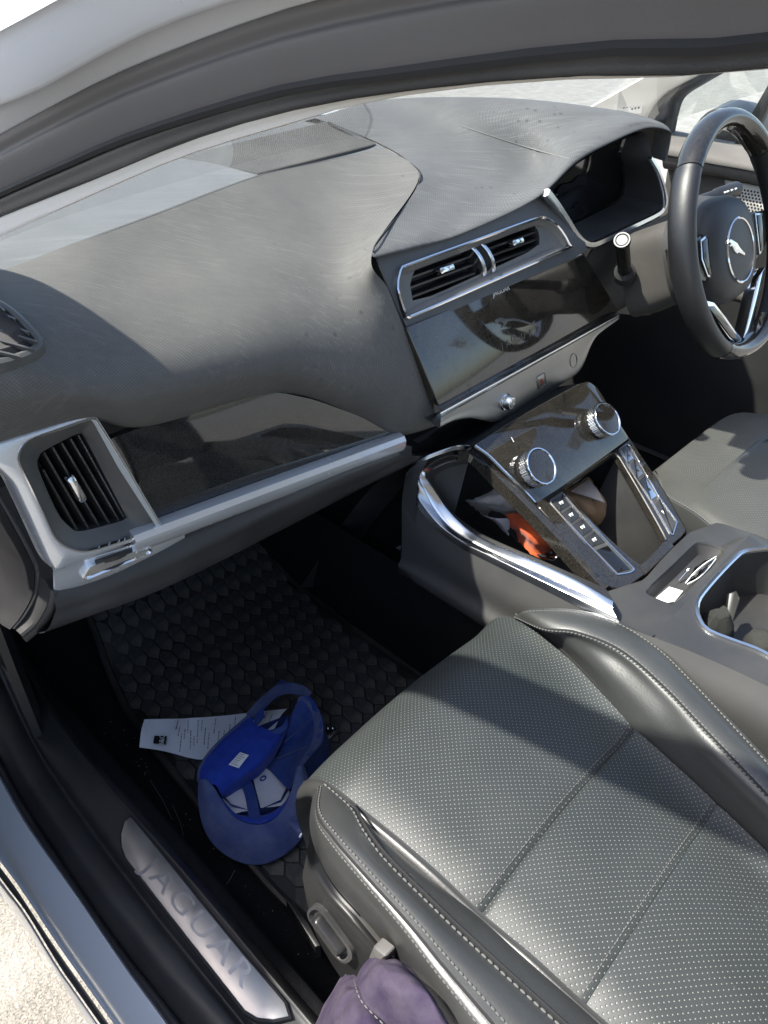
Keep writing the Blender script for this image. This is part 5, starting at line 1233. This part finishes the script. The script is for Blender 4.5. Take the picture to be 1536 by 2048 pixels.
v_, f_ = g_stitch([p + V((-.002, -.002, .0015)) for p in spl(dsd, 60)], .005, .0036, .0007, V((0, 0, 1))); tag(mesh('cushion_stitch', v_, f_, M['stitch_thread'], ds, None, False), kind='stuff')

# ------------------------------------------------------------------ open passenger door, standing to the left of the picture
DA = math.radians(36); dd_ = V((-math.sin(DA), -math.cos(DA), 0)); dn_ = V((math.cos(DA), -math.sin(DA), 0))     # along the door, and its inner face
H0 = V((-.075, .865, 0))
od = empty('open_door', H0 + V((0, 0, -.08)), 'open passenger door hinged at the front of the sill', 'door')
def dpt(s, z, w_=0): return H0 + dd_ * s + dn_ * w_ + V((0, 0, z))
belt = [(.0, .76), (.3, .78), (.6, .79), (.98, .80)]
for nm, w_, mt_ in (('door_card', .0, 'black_plastic'), ('door_skin', -.07, 'silver_paint')):
    rows = [[dpt(s, -.08, w_ * .5) for s, z in belt], [dpt(s, .1, w_ * 1.2) for s, z in belt], [dpt(s, .45, w_ * 1.2) for s, z in belt], [dpt(s, z, w_ * .7) for s, z in belt]]
    grid(nm, rows, M[mt_], od, 14, 14, .008)
grid('door_front_edge', [[dpt(.035, -.08, 0), dpt(.035, .74, 0)], [dpt(.035, -.08, -.07), dpt(.035, .74, -.07)]], M['silver_paint'], od, 4, 10)
grid('window_glass', [[dpt(s, z, -.03) for s, z in ((.06, .745), (.3, .75), (.6, .76), (.97, .78))], [dpt(s, z, -.035) for s, z in ((.08, .75), (.32, .86), (.6, .975), (.97, 1.03))]], M['screen_glass'], od, 8, 16)

# ------------------------------------------------------------------ blue cap lying upside down
cap = empty('baseball_cap', P(*zJ(900, 900), z=.018), 'faded blue baseball cap lying upside down on the floor mat', 'cap')
def J(pts, zs): return [P(*zJ(*p), z=(zs[i] if isinstance(zs, (list, tuple)) else zs)) for i, p in enumerate(pts)]
bo_ = J([(492, 770), (490, 900), (512, 1050), (572, 1180), (665, 1272), (780, 1330), (885, 1345), (1000, 1318), (1120, 1240), (1212, 1130), (1248, 1010), (1258, 880), (1225, 740), (1200, 675)], [.075, .062, .048, .036, .028, .024, .023, .024, .03, .04, .052, .066, .078, .086])
bi_ = J([(540, 790), (590, 830), (635, 900), (680, 970), (735, 1025), (800, 1062), (880, 1080), (950, 1068), (1010, 1035), (1060, 985), (1095, 930), (1125, 860), (1150, 780), (1175, 700)], [.078, .074, .07, .066, .064, .063, .063, .063, .064, .066, .07, .076, .082, .088])
mid_ = [a.lerp(b, .5) + V((0, 0, .006)) for a, b in zip(bo_, bi_)]
brim = rumple(grid('brim', [bi_, mid_, bo_], M['cap_blue_faded'], cap, 24, 60, .0035), .0012, 40, 2)
rimp = spl(bo_, 60)
tube('brim_binding', rimp, .0030, M['cap_blue_faded'], brim, 8)
for t_ in (.06, .12, .2): tube('brim_stitch_row', [p.lerp(q, t_) + V((0, 0, .0005)) for p, q in zip(spl(bo_, 60), spl(mid_, 60))], .0005, M['cap_blue'], brim, 5)
fr1 = [spl(bo_, 60)[k] for k in (38, 42, 46)]
for c in (spl(bo_, 60)[40], spl(bo_, 60)[46]):
    tube('frayed_edge', [c + V((-.006, -.002, .003)), c + V((0, 0, .0042)), c + V((.006, .002, .003))], .0018, M['cap_white'], brim, 6)
# crown walls
rw0 = J([(1180, 190), (1245, 185), (1320, 285), (1349, 400), (1330, 510), (1262, 600), (1212, 660), (1190, 700)], [.092, .09, .086, .084, .084, .088, .09, .09])
rw1 = J([(1165, 225), (1215, 240), (1262, 320), (1275, 410), (1250, 520), (1205, 610), (1170, 690), (1150, 760)], [.086, .082, .076, .074, .074, .078, .08, .08])
rw2 = J([(1140, 290), (1150, 330), (1175, 400), (1180, 470), (1150, 560), (1110, 640), (1090, 720), (1118, 830)], [.07, .062, .056, .052, .05, .05, .052, .062])
rw3 = J([(1105, 380), (1095, 430), (1080, 490), (1050, 560), (1010, 620), (960, 680), (1000, 730), (1105, 840)], [.06, .05, .042, .036, .034, .034, .04, .055])
rwo = [p + V((.012, .0, -.05)) for p in rw0]
rumple(grid('crown_side', [[V((p.x * 1.0, p.y, .02)) for p in rwo], [p + V((.006, .004, -.02)) for p in rw0], rw0, rw1, rw2, rw3], M['cap_blue'], cap, 40, 60), .003, 45, 4)
for q in (.33, .6):
    tube('crown_seam', [l[int(q * 49)] + V((0, 0, .001)) for l in [spl(x, 50) for x in (rw0, rw1, rw2, rw3)]], .0011, M['cap_blue_faded'], cap, 6)
sw0 = [p + V((0, 0, .001)) for p in rw0]; sw1 = [p.lerp(q, .75) + V((-.0008, 0, .0012)) for p, q in zip(rw0, rw1)]
grid('sweatband', [sw0, sw1], M['cap_blue_faded'], cap, 6, 50, .0012)
# folded-in left side
lf0 = J([(480, 770), (485, 700), (540, 600), (640, 490), (740, 400), (830, 325), (850, 330)], [.075, .078, .082, .084, .086, .088, .088])
lf1 = J([(535, 790), (560, 715), (620, 625), (705, 530), (790, 450), (860, 380), (880, 375)], [.080, .084, .088, .09, .092, .092, .092])
lf2 = J([(600, 810), (640, 750), (720, 670), (800, 600), (880, 520), (930, 450), (960, 420)], [.078, .082, .086, .088, .09, .09, .088])
lf3 = J([(625, 850), (700, 800), (790, 740), (870, 680), (950, 590), (1010, 500), (1040, 430)], [.068, .072, .076, .078, .08, .08, .08])
lf4 = J([(640, 885), (740, 815), (850, 730), (930, 675), (1010, 580), (1065, 480), (1100, 405)], [.058, .058, .06, .062, .064, .068, .072])
lf5 = [p + V((-.004, .004, -.02)) for p in lf4]
lfo = [V((p.x - .004, p.y - .002, .022)) for p in lf0]
flap = rumple(grid('crown_fold', [lfo, [p + V((-.003, -.001, -.012)) for p in lf0], lf0, lf1, lf2, lf3, lf4, lf5], M['cap_blue_bright'], cap, 50, 50), .0028, 45, 6)
tube('fold_edge', spl([p + V((0, 0, .001)) for p in lf0], 40), .0024, M['cap_blue_faded'], flap, 8)
tube('crown_seam', spl([a.lerp(b, .55) + V((0, 0, .0016)) for a, b in zip(lf1, lf2)], 40), .0012, M['cap_blue_bright'], flap, 6)
lbl = J([(770, 578), (830, 598), (760, 688), (690, 664)], [.0915, .092, .0895, .089])
ln_ = (lbl[1] - lbl[0]).cross(lbl[2] - lbl[0]).normalized()
if ln_.z < 0: ln_ = -ln_
lo = plate('care_label', [p + ln_ * .002 for p in lbl], ln_, .0012, M['paper_tag'], cap, .0003)
for k in range(6):
    a = lbl[0].lerp(lbl[3], .12 + k * .15); b = lbl[1].lerp(lbl[2], .12 + k * .15)
    sweep('label_print_line', [a.lerp(b, .12) + ln_ * .0022, a.lerp(b, .55 + .35 * ((k * 7) % 4) / 4) + ln_ * .0022], circ(.00045, 4), M['grey_print'], lo, ln_)
cb_ = J([(560, 800), (700, 640), (900, 480), (1100, 400), (1240, 430), (1200, 640), (1120, 860), (1060, 990), (880, 1075), (720, 1020), (620, 900)], .028)
cb0 = sum(cb_, V()) / len(cb_); loft('crown_lining', [[p + V((0, 0, .03)) for p in cb_], cb_, [p.lerp(cb0, .6) + V((0, 0, -.004)) for p in cb_]], M['cap_blue'], cap, False, True)
# white front panels inside, tape between them, eyelets
zp = lambda p: .036 + .026 * max(0, (p[1] - 760) / 260)
def panel_w(name, pts):
    q = [P(*zJ(*p), z=zp(p)) for p in pts]; c = sum(q, V()) / len(q) + V((0, 0, -.006)); v_ = []; f_ = []
    m_ = len(q); rings = [q] + [[p.lerp(c, t) + V((0, 0, 0)) for p in q] for t in (.35, .7)]
    v_, f_ = g_loft(rings, False, True); return mesh(name, v_, f_, M['cap_white'], cap)
pr = panel_w('front_panel', [(850, 725), (930, 672), (980, 705), (1050, 780), (1115, 845), (1090, 940), (1000, 955), (912, 962), (880, 840)])
pl_ = panel_w('front_panel', [(640, 888), (720, 830), (790, 768), (820, 860), (852, 978), (780, 990), (712, 1010), (690, 985), (660, 930)])
tape = J([(800, 760), (838, 860), (862, 980), (880, 1070)], [.044, .05, .058, .064]); 
sweep('seam_tape', spl(tape, 20), [(-.008, 0), (-.007, .0015), (.007, .0015), (.008, 0)], M['cap_blue'], cap)
for p, par in (((930, 757), pr), ((712, 838), pl_)):
    c = P(*zJ(*p), z=zp(p) + .0012); rg_ = [c + V((math.cos(a) * .0055, math.sin(a) * .0042, 0)) for a in (2 * math.pi * k / 16 for k in range(16))]
    loft('eyelet', [[q + V((0, 0, -.001)) for q in rg_], [q + V((0, 0, .001)) for q in rg_], [c + (q - c) * .6 + V((0, 0, .0012)) for q in rg_], [c + (q - c) * .5 + V((0, 0, -.001)) for q in rg_]], M['cap_blue'], par, False, True)
jb = [a.lerp(b, .0) for a, b in zip(bi_, bi_)][2:12]
jb2 = J([(650, 905), (690, 955), (735, 1000), (800, 1015), (870, 1020), (940, 1010), (1000, 985), (1050, 950), (1090, 905), (1118, 850)], .060)
grid('front_sweatband', [[p + V((0, 0, .002)) for p in jb], [a.lerp(b, .5) + V((0, 0, .003)) for a, b in zip(jb, jb2)], jb2], M['cap_blue_bright'], cap, 8, 40, .001)
# back strap
s_path = J([(835, 335), (900, 260), (960, 205), (1030, 150), (1110, 130), (1190, 145), (1245, 185)], [.088, .095, .10, .103, .103, .10, .093])
sweep('back_strap', spl(s_path, 40), [(-.003, -.011), (-.003, .011), (0, .012), (.0, -.012)], M['cap_blue_faded'], cap, V((0, 0, 1)))
s2_ = J([(850, 330), (900, 265), (960, 195), (1020, 120), (1060, 60), (1085, 70), (1105, 115)], [.08, .085, .09, .09, .088, .086, .086])
tail = J([(860, 340), (940, 185), (1060, 58), (1100, 90), (1105, 118), (1000, 190), (935, 270), (940, 320), (880, 392)], [.085, .088, .085, .085, .085, .088, .09, .09, .09])
tn = V((0, 0, 1)); plate('strap_tail', tail, tn, .0015, M['cap_blue'], cap, .0003)
ba = J([(880, 392), (905, 400), (990, 420), (1060, 390), (1100, 330), (1100, 405), (1060, 440), (980, 440), (900, 410)], [.09, .09, .089, .086, .086, .083, .084, .086, .089]); plate('rear_arch_binding', ba, tn, .002, M['cap_blue'], cap, .0004)

# ------------------------------------------------------------------ receipt on the mat
top_ = [(100, 345), (230, 342), (350, 341), (430, 335), (560, 328), (720, 313), (860, 296), (1095, 272)]
bot_ = [(65, 540), (200, 560), (310, 585), (420, 615), (530, 620), (690, 540), (850, 470), (1010, 408)]
zt = [.045, .036, .028, .034, .028, .03, .03, .05]; zb = [.036, .028, .026, .024, .024, .026, .03, .046]
ta, tb = J(top_, zt), J(bot_, zb)
tm = [a.lerp(b, .5) + V((0, 0, (.006, -.002, .004, -.003, .004, 0, .003, .006)[i])) for i, (a, b) in enumerate(zip(ta, tb))]
rc_ = grid('receipt', [ta, tm, tb], M['paper'], None, 14, 50, .0004, base=True)
tag(rc_, 'crumpled white till receipt with black square logo under the blue cap', 'receipt')
A_r = [spl(x, 100) for x in (ta, tm, tb)]
def on_r(u, v):
    i = min(int(u * 99), 98); t = u * 99 - i
    q = [l[i].lerp(l[i + 1], t) for l in A_r]
    return spl(q, 41)[int(v * 40)] + V((0, 0, .0012))
lg = [on_r(.115, .60), on_r(.185, .60), on_r(.20, .92), on_r(.125, .90)]
lg = J([(172, 464), (258, 466), (250, 524), (164, 516)], .0345)
lg = [p + V((0, 0, .002)) for p in lg]
lgo = plate('receipt_logo', lg, V((0, 0, 1)), .001, M['slat_black'], rc_, .0001)
lx = (lg[0] - lg[3]).normalized(); text('receipt_logo_lettering', 'B&Q', .011, (lg[1] + lg[2]) / 2 - (lg[1] - lg[0]).normalized() * .0065 + V((0, 0, .0006)), (lg[1] - lg[2]).normalized(), -(lg[1] - lg[0]).normalized(), M['white_print'], lgo, .0002)
pv, pf = [], []
random.seed(8)
for k in range(24):
    u = .27 + k * .031
    if u > .97: break
    v0 = random.choice((.08, .3, .45)); v1 = min(.92, v0 + random.uniform(.2, .55)); v = v0
    while v < v1:
        ln2 = random.uniform(.02, .06); a = on_r(u, min(v, 1)); b = on_r(u, min(v + ln2, 1))
        v_, f_ = g_sweep([a, b], [(-.0007, -.0002), (-.0007, .0002), (.0007, .0002), (.0007, -.0002)]); b0 = len(pv); pv += v_; pf += [[i + b0 for i in f] for f in f_]
        v += ln2 + random.uniform(.012, .03)
tag(mesh('receipt_print', pv, pf, M['grey_print'], rc_, None, False), kind='stuff')
# small metal clip beside the cap
mt0 = J([(1325, 535), (1400, 470), (1462, 418), (1448, 405), (1385, 455), (1310, 520)], .024)
mc = plate('metal_clip', mt0, V((0, 0, 1)), .006, M['brushed_steel'], None, .0008)
tag(mc, 'small flat metal clip lying on the mat beside the cap', 'clip')
for p in ((1382, 402), (1415, 400)):
    c = P(*zJ(*p), z=.026); loft('clip_rivet', [[c + V((math.cos(a) * r_, math.sin(a) * r_, h_)) for a in (2 * math.pi * k / 10 for k in range(10))] for r_, h_ in ((.0035, -.01), (.003, 0), (.001, .0015))], M['chrome'], mc, False, True)
# crumbs, hairs and grit on the carpet and mat
def crumb(px, py, z, r, label):
    random.seed(int(px)); c = P(px, py, z=z); L = [[c + V((math.cos(a) * r * s * random.uniform(.6, 1.3), math.sin(a) * r * s * random.uniform(.6, 1.3), h_ * r)) for a in (2 * math.pi * k / 7 for k in range(7))] for s, h_ in ((.7, 0), (1, .5), (.5, 1.1))]
    return tag(loft('crumb', L, M['paper_tag'], None, True, True, base=True), label, 'crumb')
crumb(926, 1212, .004, .005, 'white crumb on the dark carpet between mat and console')
crumb(774, 1095, .02, .002, 'tiny pale crumb on the carpet under the dashboard')
gv, gf = [], []; random.seed(21)
for k in range(520):
    u = random.random()
    if u < .55: px, py = random.uniform(60, 640), random.uniform(1440, 2020); z = .004
    else: px, py = random.uniform(200, 840), random.uniform(1150, 1560); z = .018
    p = P(px, py, z=z)
    if p.x < .12 or p.x > .56 or p.y < .1: continue
    r_ = random.choice((.0005, .0006, .0008, .0012)); b = len(gv)
    gv += [p + V((r_, 0, 0)), p + V((-r_ * .5, r_, 0)), p + V((-r_ * .5, -r_, 0)), p + V((0, 0, r_ * 1.2))]; gf += [[b, b + 1, b + 3], [b + 1, b + 2, b + 3], [b + 2, b, b + 3]]
tag(tag(mesh('grit', gv, gf, M['lint'], None, None, False), 'pale grit and lint scattered over the dark carpet', 'grit'), kind='stuff')
hv, hf = [], []
for pts in ([(345, 1610), (362, 1650), (370, 1690), (372, 1712)], [(300, 1560), (325, 1600), (345, 1640)], [(135, 1400), (150, 1420), (158, 1422)], [(150, 1465), (158, 1472), (150, 1480)], [(540, 1735), (570, 1735), (590, 1715)], [(420, 1760), (450, 1770), (470, 1740)]):
    v_, f_ = g_sweep(smooth([P(*p, z=.012) for p in pts], 14), circ(.0002, 4)); b = len(hv); hv += v_; hf += [[i + b for i in f] for f in f_]
tag(tag(mesh('pet_hair', hv, hf, M['lint'], None, None, False), 'fine pale hairs caught in the footwell carpet', 'hair'), kind='stuff')

# ------------------------------------------------------------------ things in the console
def Q4(pts, zs): return [P(*z4(*p), z=(zs[i] if isinstance(zs, (list, tuple)) else zs)) for i, p in enumerate(pts)]
nb = grid('paper_bag', [Q4([(350, 690), (420, 680), (540, 625), (620, 660), (690, 700)], [.345, .36, .375, .38, .38]),
                        Q4([(375, 710), (450, 705), (560, 670), (650, 715), (740, 760)], [.34, .36, .375, .375, .37]),
                        Q4([(420, 750), (500, 745), (590, 740), (680, 770), (760, 820)], [.32, .335, .35, .35, .34]),
                        Q4([(440, 765), (520, 780), (600, 790), (690, 800), (770, 850)], [.30, .30, .31, .31, .30])], M['napkin'], None, 40, 40, .002, base=True)
rumple(nb, .004, 60, 2)
tag(nb, 'crumpled cream paper bag in the console side tray', 'paper bag')
st_ = Q4([(560, 690), (600, 670), (660, 720), (640, 745), (600, 720)], [.380, .382, .382, .378, .378])
plate('bag_sticker', [p + V((0, -.002, .002)) for p in st_], V((-.2, -.3, 1)).normalized(), .001, M['kraft_paper'], nb, .0002)
kb = grid('kraft_bag', [Q4([(870, 650), (940, 610), (1000, 572), (1055, 640)], [.34, .345, .35, .345]),
                        Q4([(900, 690), (970, 680), (1040, 660), (1100, 720)], [.335, .34, .34, .33]),
                        Q4([(950, 760), (1010, 770), (1070, 760), (1122, 750)], [.315, .32, .32, .315]),
                        Q4([(1000, 830), (1040, 840), (1085, 840), (1112, 800)], [.28, .28, .28, .285])], M['kraft_paper'], None, 40, 40, .002, base=True)
rumple(kb, .004, 60, 5)
tag(kb, 'crumpled brown paper bag in the console bin', 'paper bag')
plate('bag_flap', Q4([(905, 640), (1000, 575), (1050, 640), (1085, 700), (985, 665)], [.352, .356, .356, .35, .352]), V((-.2, -.3, 1)).normalized(), .002, M['napkin'], kb, .0004)
tk = grid('paper_slip', [Q4([(440, 770), (510, 785), (578, 785)], [.345, .35, .348]), Q4([(500, 800), (540, 815), (580, 810)], [.338, .34, .338]), Q4([(545, 850), (565, 865), (576, 878)], [.318, .318, .316])], M['paper'], None, 10, 12, .0006, base=True)
tag(tk, 'small white paper slip leaning under the orange pouch', 'paper slip')
orr = [Q4([(560, 768), (605, 765), (650, 780), (695, 790), (720, 815)], [.345, .36, .367, .365, .35]),
       Q4([(585, 795), (640, 800), (690, 820), (735, 850), (770, 880)], [.35, .367, .375, .37, .35]),
       Q4([(592, 822), (645, 850), (700, 880), (760, 910), (810, 930)], [.345, .36, .37, .366, .352]),
       Q4([(610, 840), (660, 890), (710, 940), (770, 965), (832, 955)], [.325, .338, .345, .342, .335])]
orr.append([p + V((0, 0, -.012)) for p in orr[-1]])
pou = empty('orange_pouch', Q4([(700, 880)], .29)[0], 'bright orange nylon pouch with key ring in the console side tray', 'pouch')
grid('pouch_body', orr, M['orange_nylon'], pou, 40, 40, .003).data.update()
rumple(bpy.data.objects['pouch_body'], .003, 70, 3)
rc0 = Q4([(805, 970)], .345)[0]; rn = (CAM - rc0).normalized(); rx = rn.cross(V((0, 0, 1))).normalized(); ry = rx.cross(rn)
sweep('key_ring', [rc0 + rx * math.cos(a) * .0085 + ry * math.sin(a) * .0085 for a in (2 * math.pi * k / 28 for k in range(28))], circ(.0017, 8), M['chrome'], pou, rn, True)
loft('ring_stud', [[rc0 + (rx * math.cos(a) + ry * math.sin(a)) * r_ + rn * h_ for a in (2 * math.pi * k / 14 for k in range(14))] for r_, h_ in ((.005, -.004), (.004, .001), (.002, .002))], M['slat_black'], pou, False, True)
tube('ring_cord', smooth(Q4([(722, 968), (740, 980), (775, 985), (795, 975)], .338), 12), .0026, M['black_strap'], pou, 8)
stp_ = smooth(Q4([(480, 750), (540, 790), (600, 850), (670, 920), (745, 985)], [.335, .33, .325, .322, .33]), 30)
tag(sweep('black_strap', stp_, [(-.008, -.002), (-.008, .002), (.008, .002), (.008, -.002)], M['black_strap'], None), 'black webbing strap running under the orange pouch', 'strap')
# coin tray: clear wrapper with a pin, white ticket
def QG(pts, zs): return [P(*zG(*p), z=(zs[i] if isinstance(zs, (list, tuple)) else zs)) for i, p in enumerate(pts)]
wr = empty('clear_wrapper', QG([(1160, 390)], .362)[0], 'crumpled clear plastic wrapper in the coin tray', 'wrapper')
grid('film', [QG([(1135, 375), (1190, 335), (1250, 310)], [.372, .376, .378]), QG([(1110, 420), (1170, 390), (1235, 340)], [.378, .382, .378]), QG([(1085, 462), (1130, 440), (1185, 400)], [.368, .372, .37])], M['clear_film'], wr, 10, 10, .001)
tube('film_fold', smooth(QG([(1080, 460), (1130, 400), (1190, 350), (1250, 312)], [.372, .38, .381, .380]), 16), .0008, M['white_print'], wr, 5)
tube('film_fold', smooth(QG([(1090, 465), (1150, 432), (1200, 385), (1248, 325)], [.372, .376, .378, .379]), 16), .0007, M['white_print'], wr, 5)
pn = empty('dress_pin', QG([(1070, 410)], .362)[0], 'round headed pin lying in the coin tray', 'pin')
pp_ = QG([(1095, 388), (1045, 445)], [.372, .364]); tube('pin_shaft', [pp_[0], pp_[0].lerp(pp_[1], .5), pp_[1]], .0008, M['chrome'], pn, 6)
loft('pin_head', [[pp_[0] + V((math.cos(a) * r_, math.sin(a) * r_, h_)) for a in (2 * math.pi * k / 12 for k in range(12))] for r_, h_ in ((.001, -.003), (.0032, -.001), (.0032, .001), (.001, .003))], M['satin_chrome'], pn, True, True)
tag(plate('paper_ticket', QG([(912, 545), (990, 478), (1068, 502), (1020, 560), (985, 566)], [.366, .366, .366, .367, .367]), V((0, 0, 1)), .0012, M['paper_tag'], None, .0002), 'white paper ticket in the end of the coin tray', 'ticket')
# cup holder contents
lum = []
cc0 = QG([(1255, 690)], .335)[0]
for s, h_ in ((.9, -.03), (1.1, -.012), (.95, .006), (.5, .02)):
    lum.append([cc0 + V((math.cos(a) * .024 * s * (1 + .18 * math.sin(3 * a)), math.sin(a) * .018 * s * (1 + .15 * math.cos(4 * a)), h_)) for a in (2 * math.pi * k / 24 for k in range(24))])
tag(rumple(loft('crumpled_cloth', lum, M['grey_cloth'], None, True, True, base=True), .006, 60, 3), 'crumpled grey cloth in the cup holder', 'cloth')
cl = QG([(1320, 515), (1362, 500), (1385, 545), (1340, 690), (1300, 700)], [.366, .368, .37, .34, .335])
clo = plate('black_clip', cl, V((-.5, -.3, .8)).normalized(), .008, M['valance_plastic'], None, .0015); tag(clo, 'black plastic clip standing in the cup holder', 'clip')
lum2 = []
cc1 = QG([(1500, 800)], .325)[0]
for s, h_ in ((.9, -.02), (1.1, -.005), (.8, .010), (.3, .016)):
    lum2.append([cc1 + V((math.cos(a) * .02 * s * (1 + .2 * math.sin(2 * a)), math.sin(a) * .02 * s, h_)) for a in (2 * math.pi * k / 20 for k in range(20))])
tag(rumple(loft('tissue_ball', lum2, M['grey_cloth'], None, True, True, base=True), .006, 60, 7), 'crumpled grey tissue at the near end of the cup holder', 'tissue')

# ------------------------------------------------------------------ purple garment at the bottom of the frame
def QH(pts, zs): return [P(*zH(*p), z=(zs[i] if isinstance(zs, (list, tuple)) else zs)) for i, p in enumerate(pts)]
pu = empty('purple_garment', QH([(560, 1500)], .12)[0], 'purple cotton garment draped beside the seat base', 'garment')
g = [QH([(430, 1300), (480, 1225), (530, 1185), (620, 1172), (690, 1205)], [.30, .31, .315, .318, .31]),
     QH([(440, 1340), (540, 1250), (610, 1230), (690, 1235), (760, 1275)], [.335, .36, .368, .37, .35]),
     QH([(470, 1420), (580, 1330), (680, 1310), (770, 1320), (830, 1358)], [.345, .375, .385, .385, .36]),
     QH([(540, 1500), (650, 1430), (760, 1410), (850, 1420), (895, 1455)], [.345, .375, .388, .388, .36]),
     QH([(640, 1600), (740, 1540), (840, 1530), (930, 1545), (960, 1570)], [.345, .375, .385, .385, .36]),
     QH([(760, 1760), (840, 1700), (930, 1690), (1010, 1700), (1040, 1720)], [.345, .37, .38, .38, .355])]
gn_ = rumple(grid('lit_fold', g, M['purple_cloth'], pu, 60, 50), .006, 38, 1)
g2 = [QH([(345, 1310), (380, 1290), (420, 1295), (440, 1310), (470, 1330)], [.22, .245, .26, .275, .28]),
      QH([(290, 1380), (350, 1350), (410, 1370), (460, 1390), (520, 1400)], [.22, .27, .30, .31, .31]),
      QH([(230, 1490), (310, 1450), (400, 1460), (480, 1490), (580, 1500)], [.22, .28, .32, .325, .32]),
      QH([(190, 1570), (280, 1550), (390, 1560), (500, 1590), (640, 1600)], [.22, .285, .32, .33, .325]),
      QH([(140, 1750), (250, 1740), (390, 1740), (520, 1750), (700, 1760)], [.22, .285, .32, .33, .325])]
rumple(grid('shaded_fold', g2, M['purple_cloth'], pu, 60, 50), .007, 36, 3)
v_, f_ = g_stitch([p + V((-.002, .0, .003)) for p in spl([r[0] for r in g], 60)], .005, .0035, .0006, V((0, 0, 1))); tag(mesh('hem_stitch', v_, f_, M['stitch_thread'], gn_, None, False), kind='stuff')
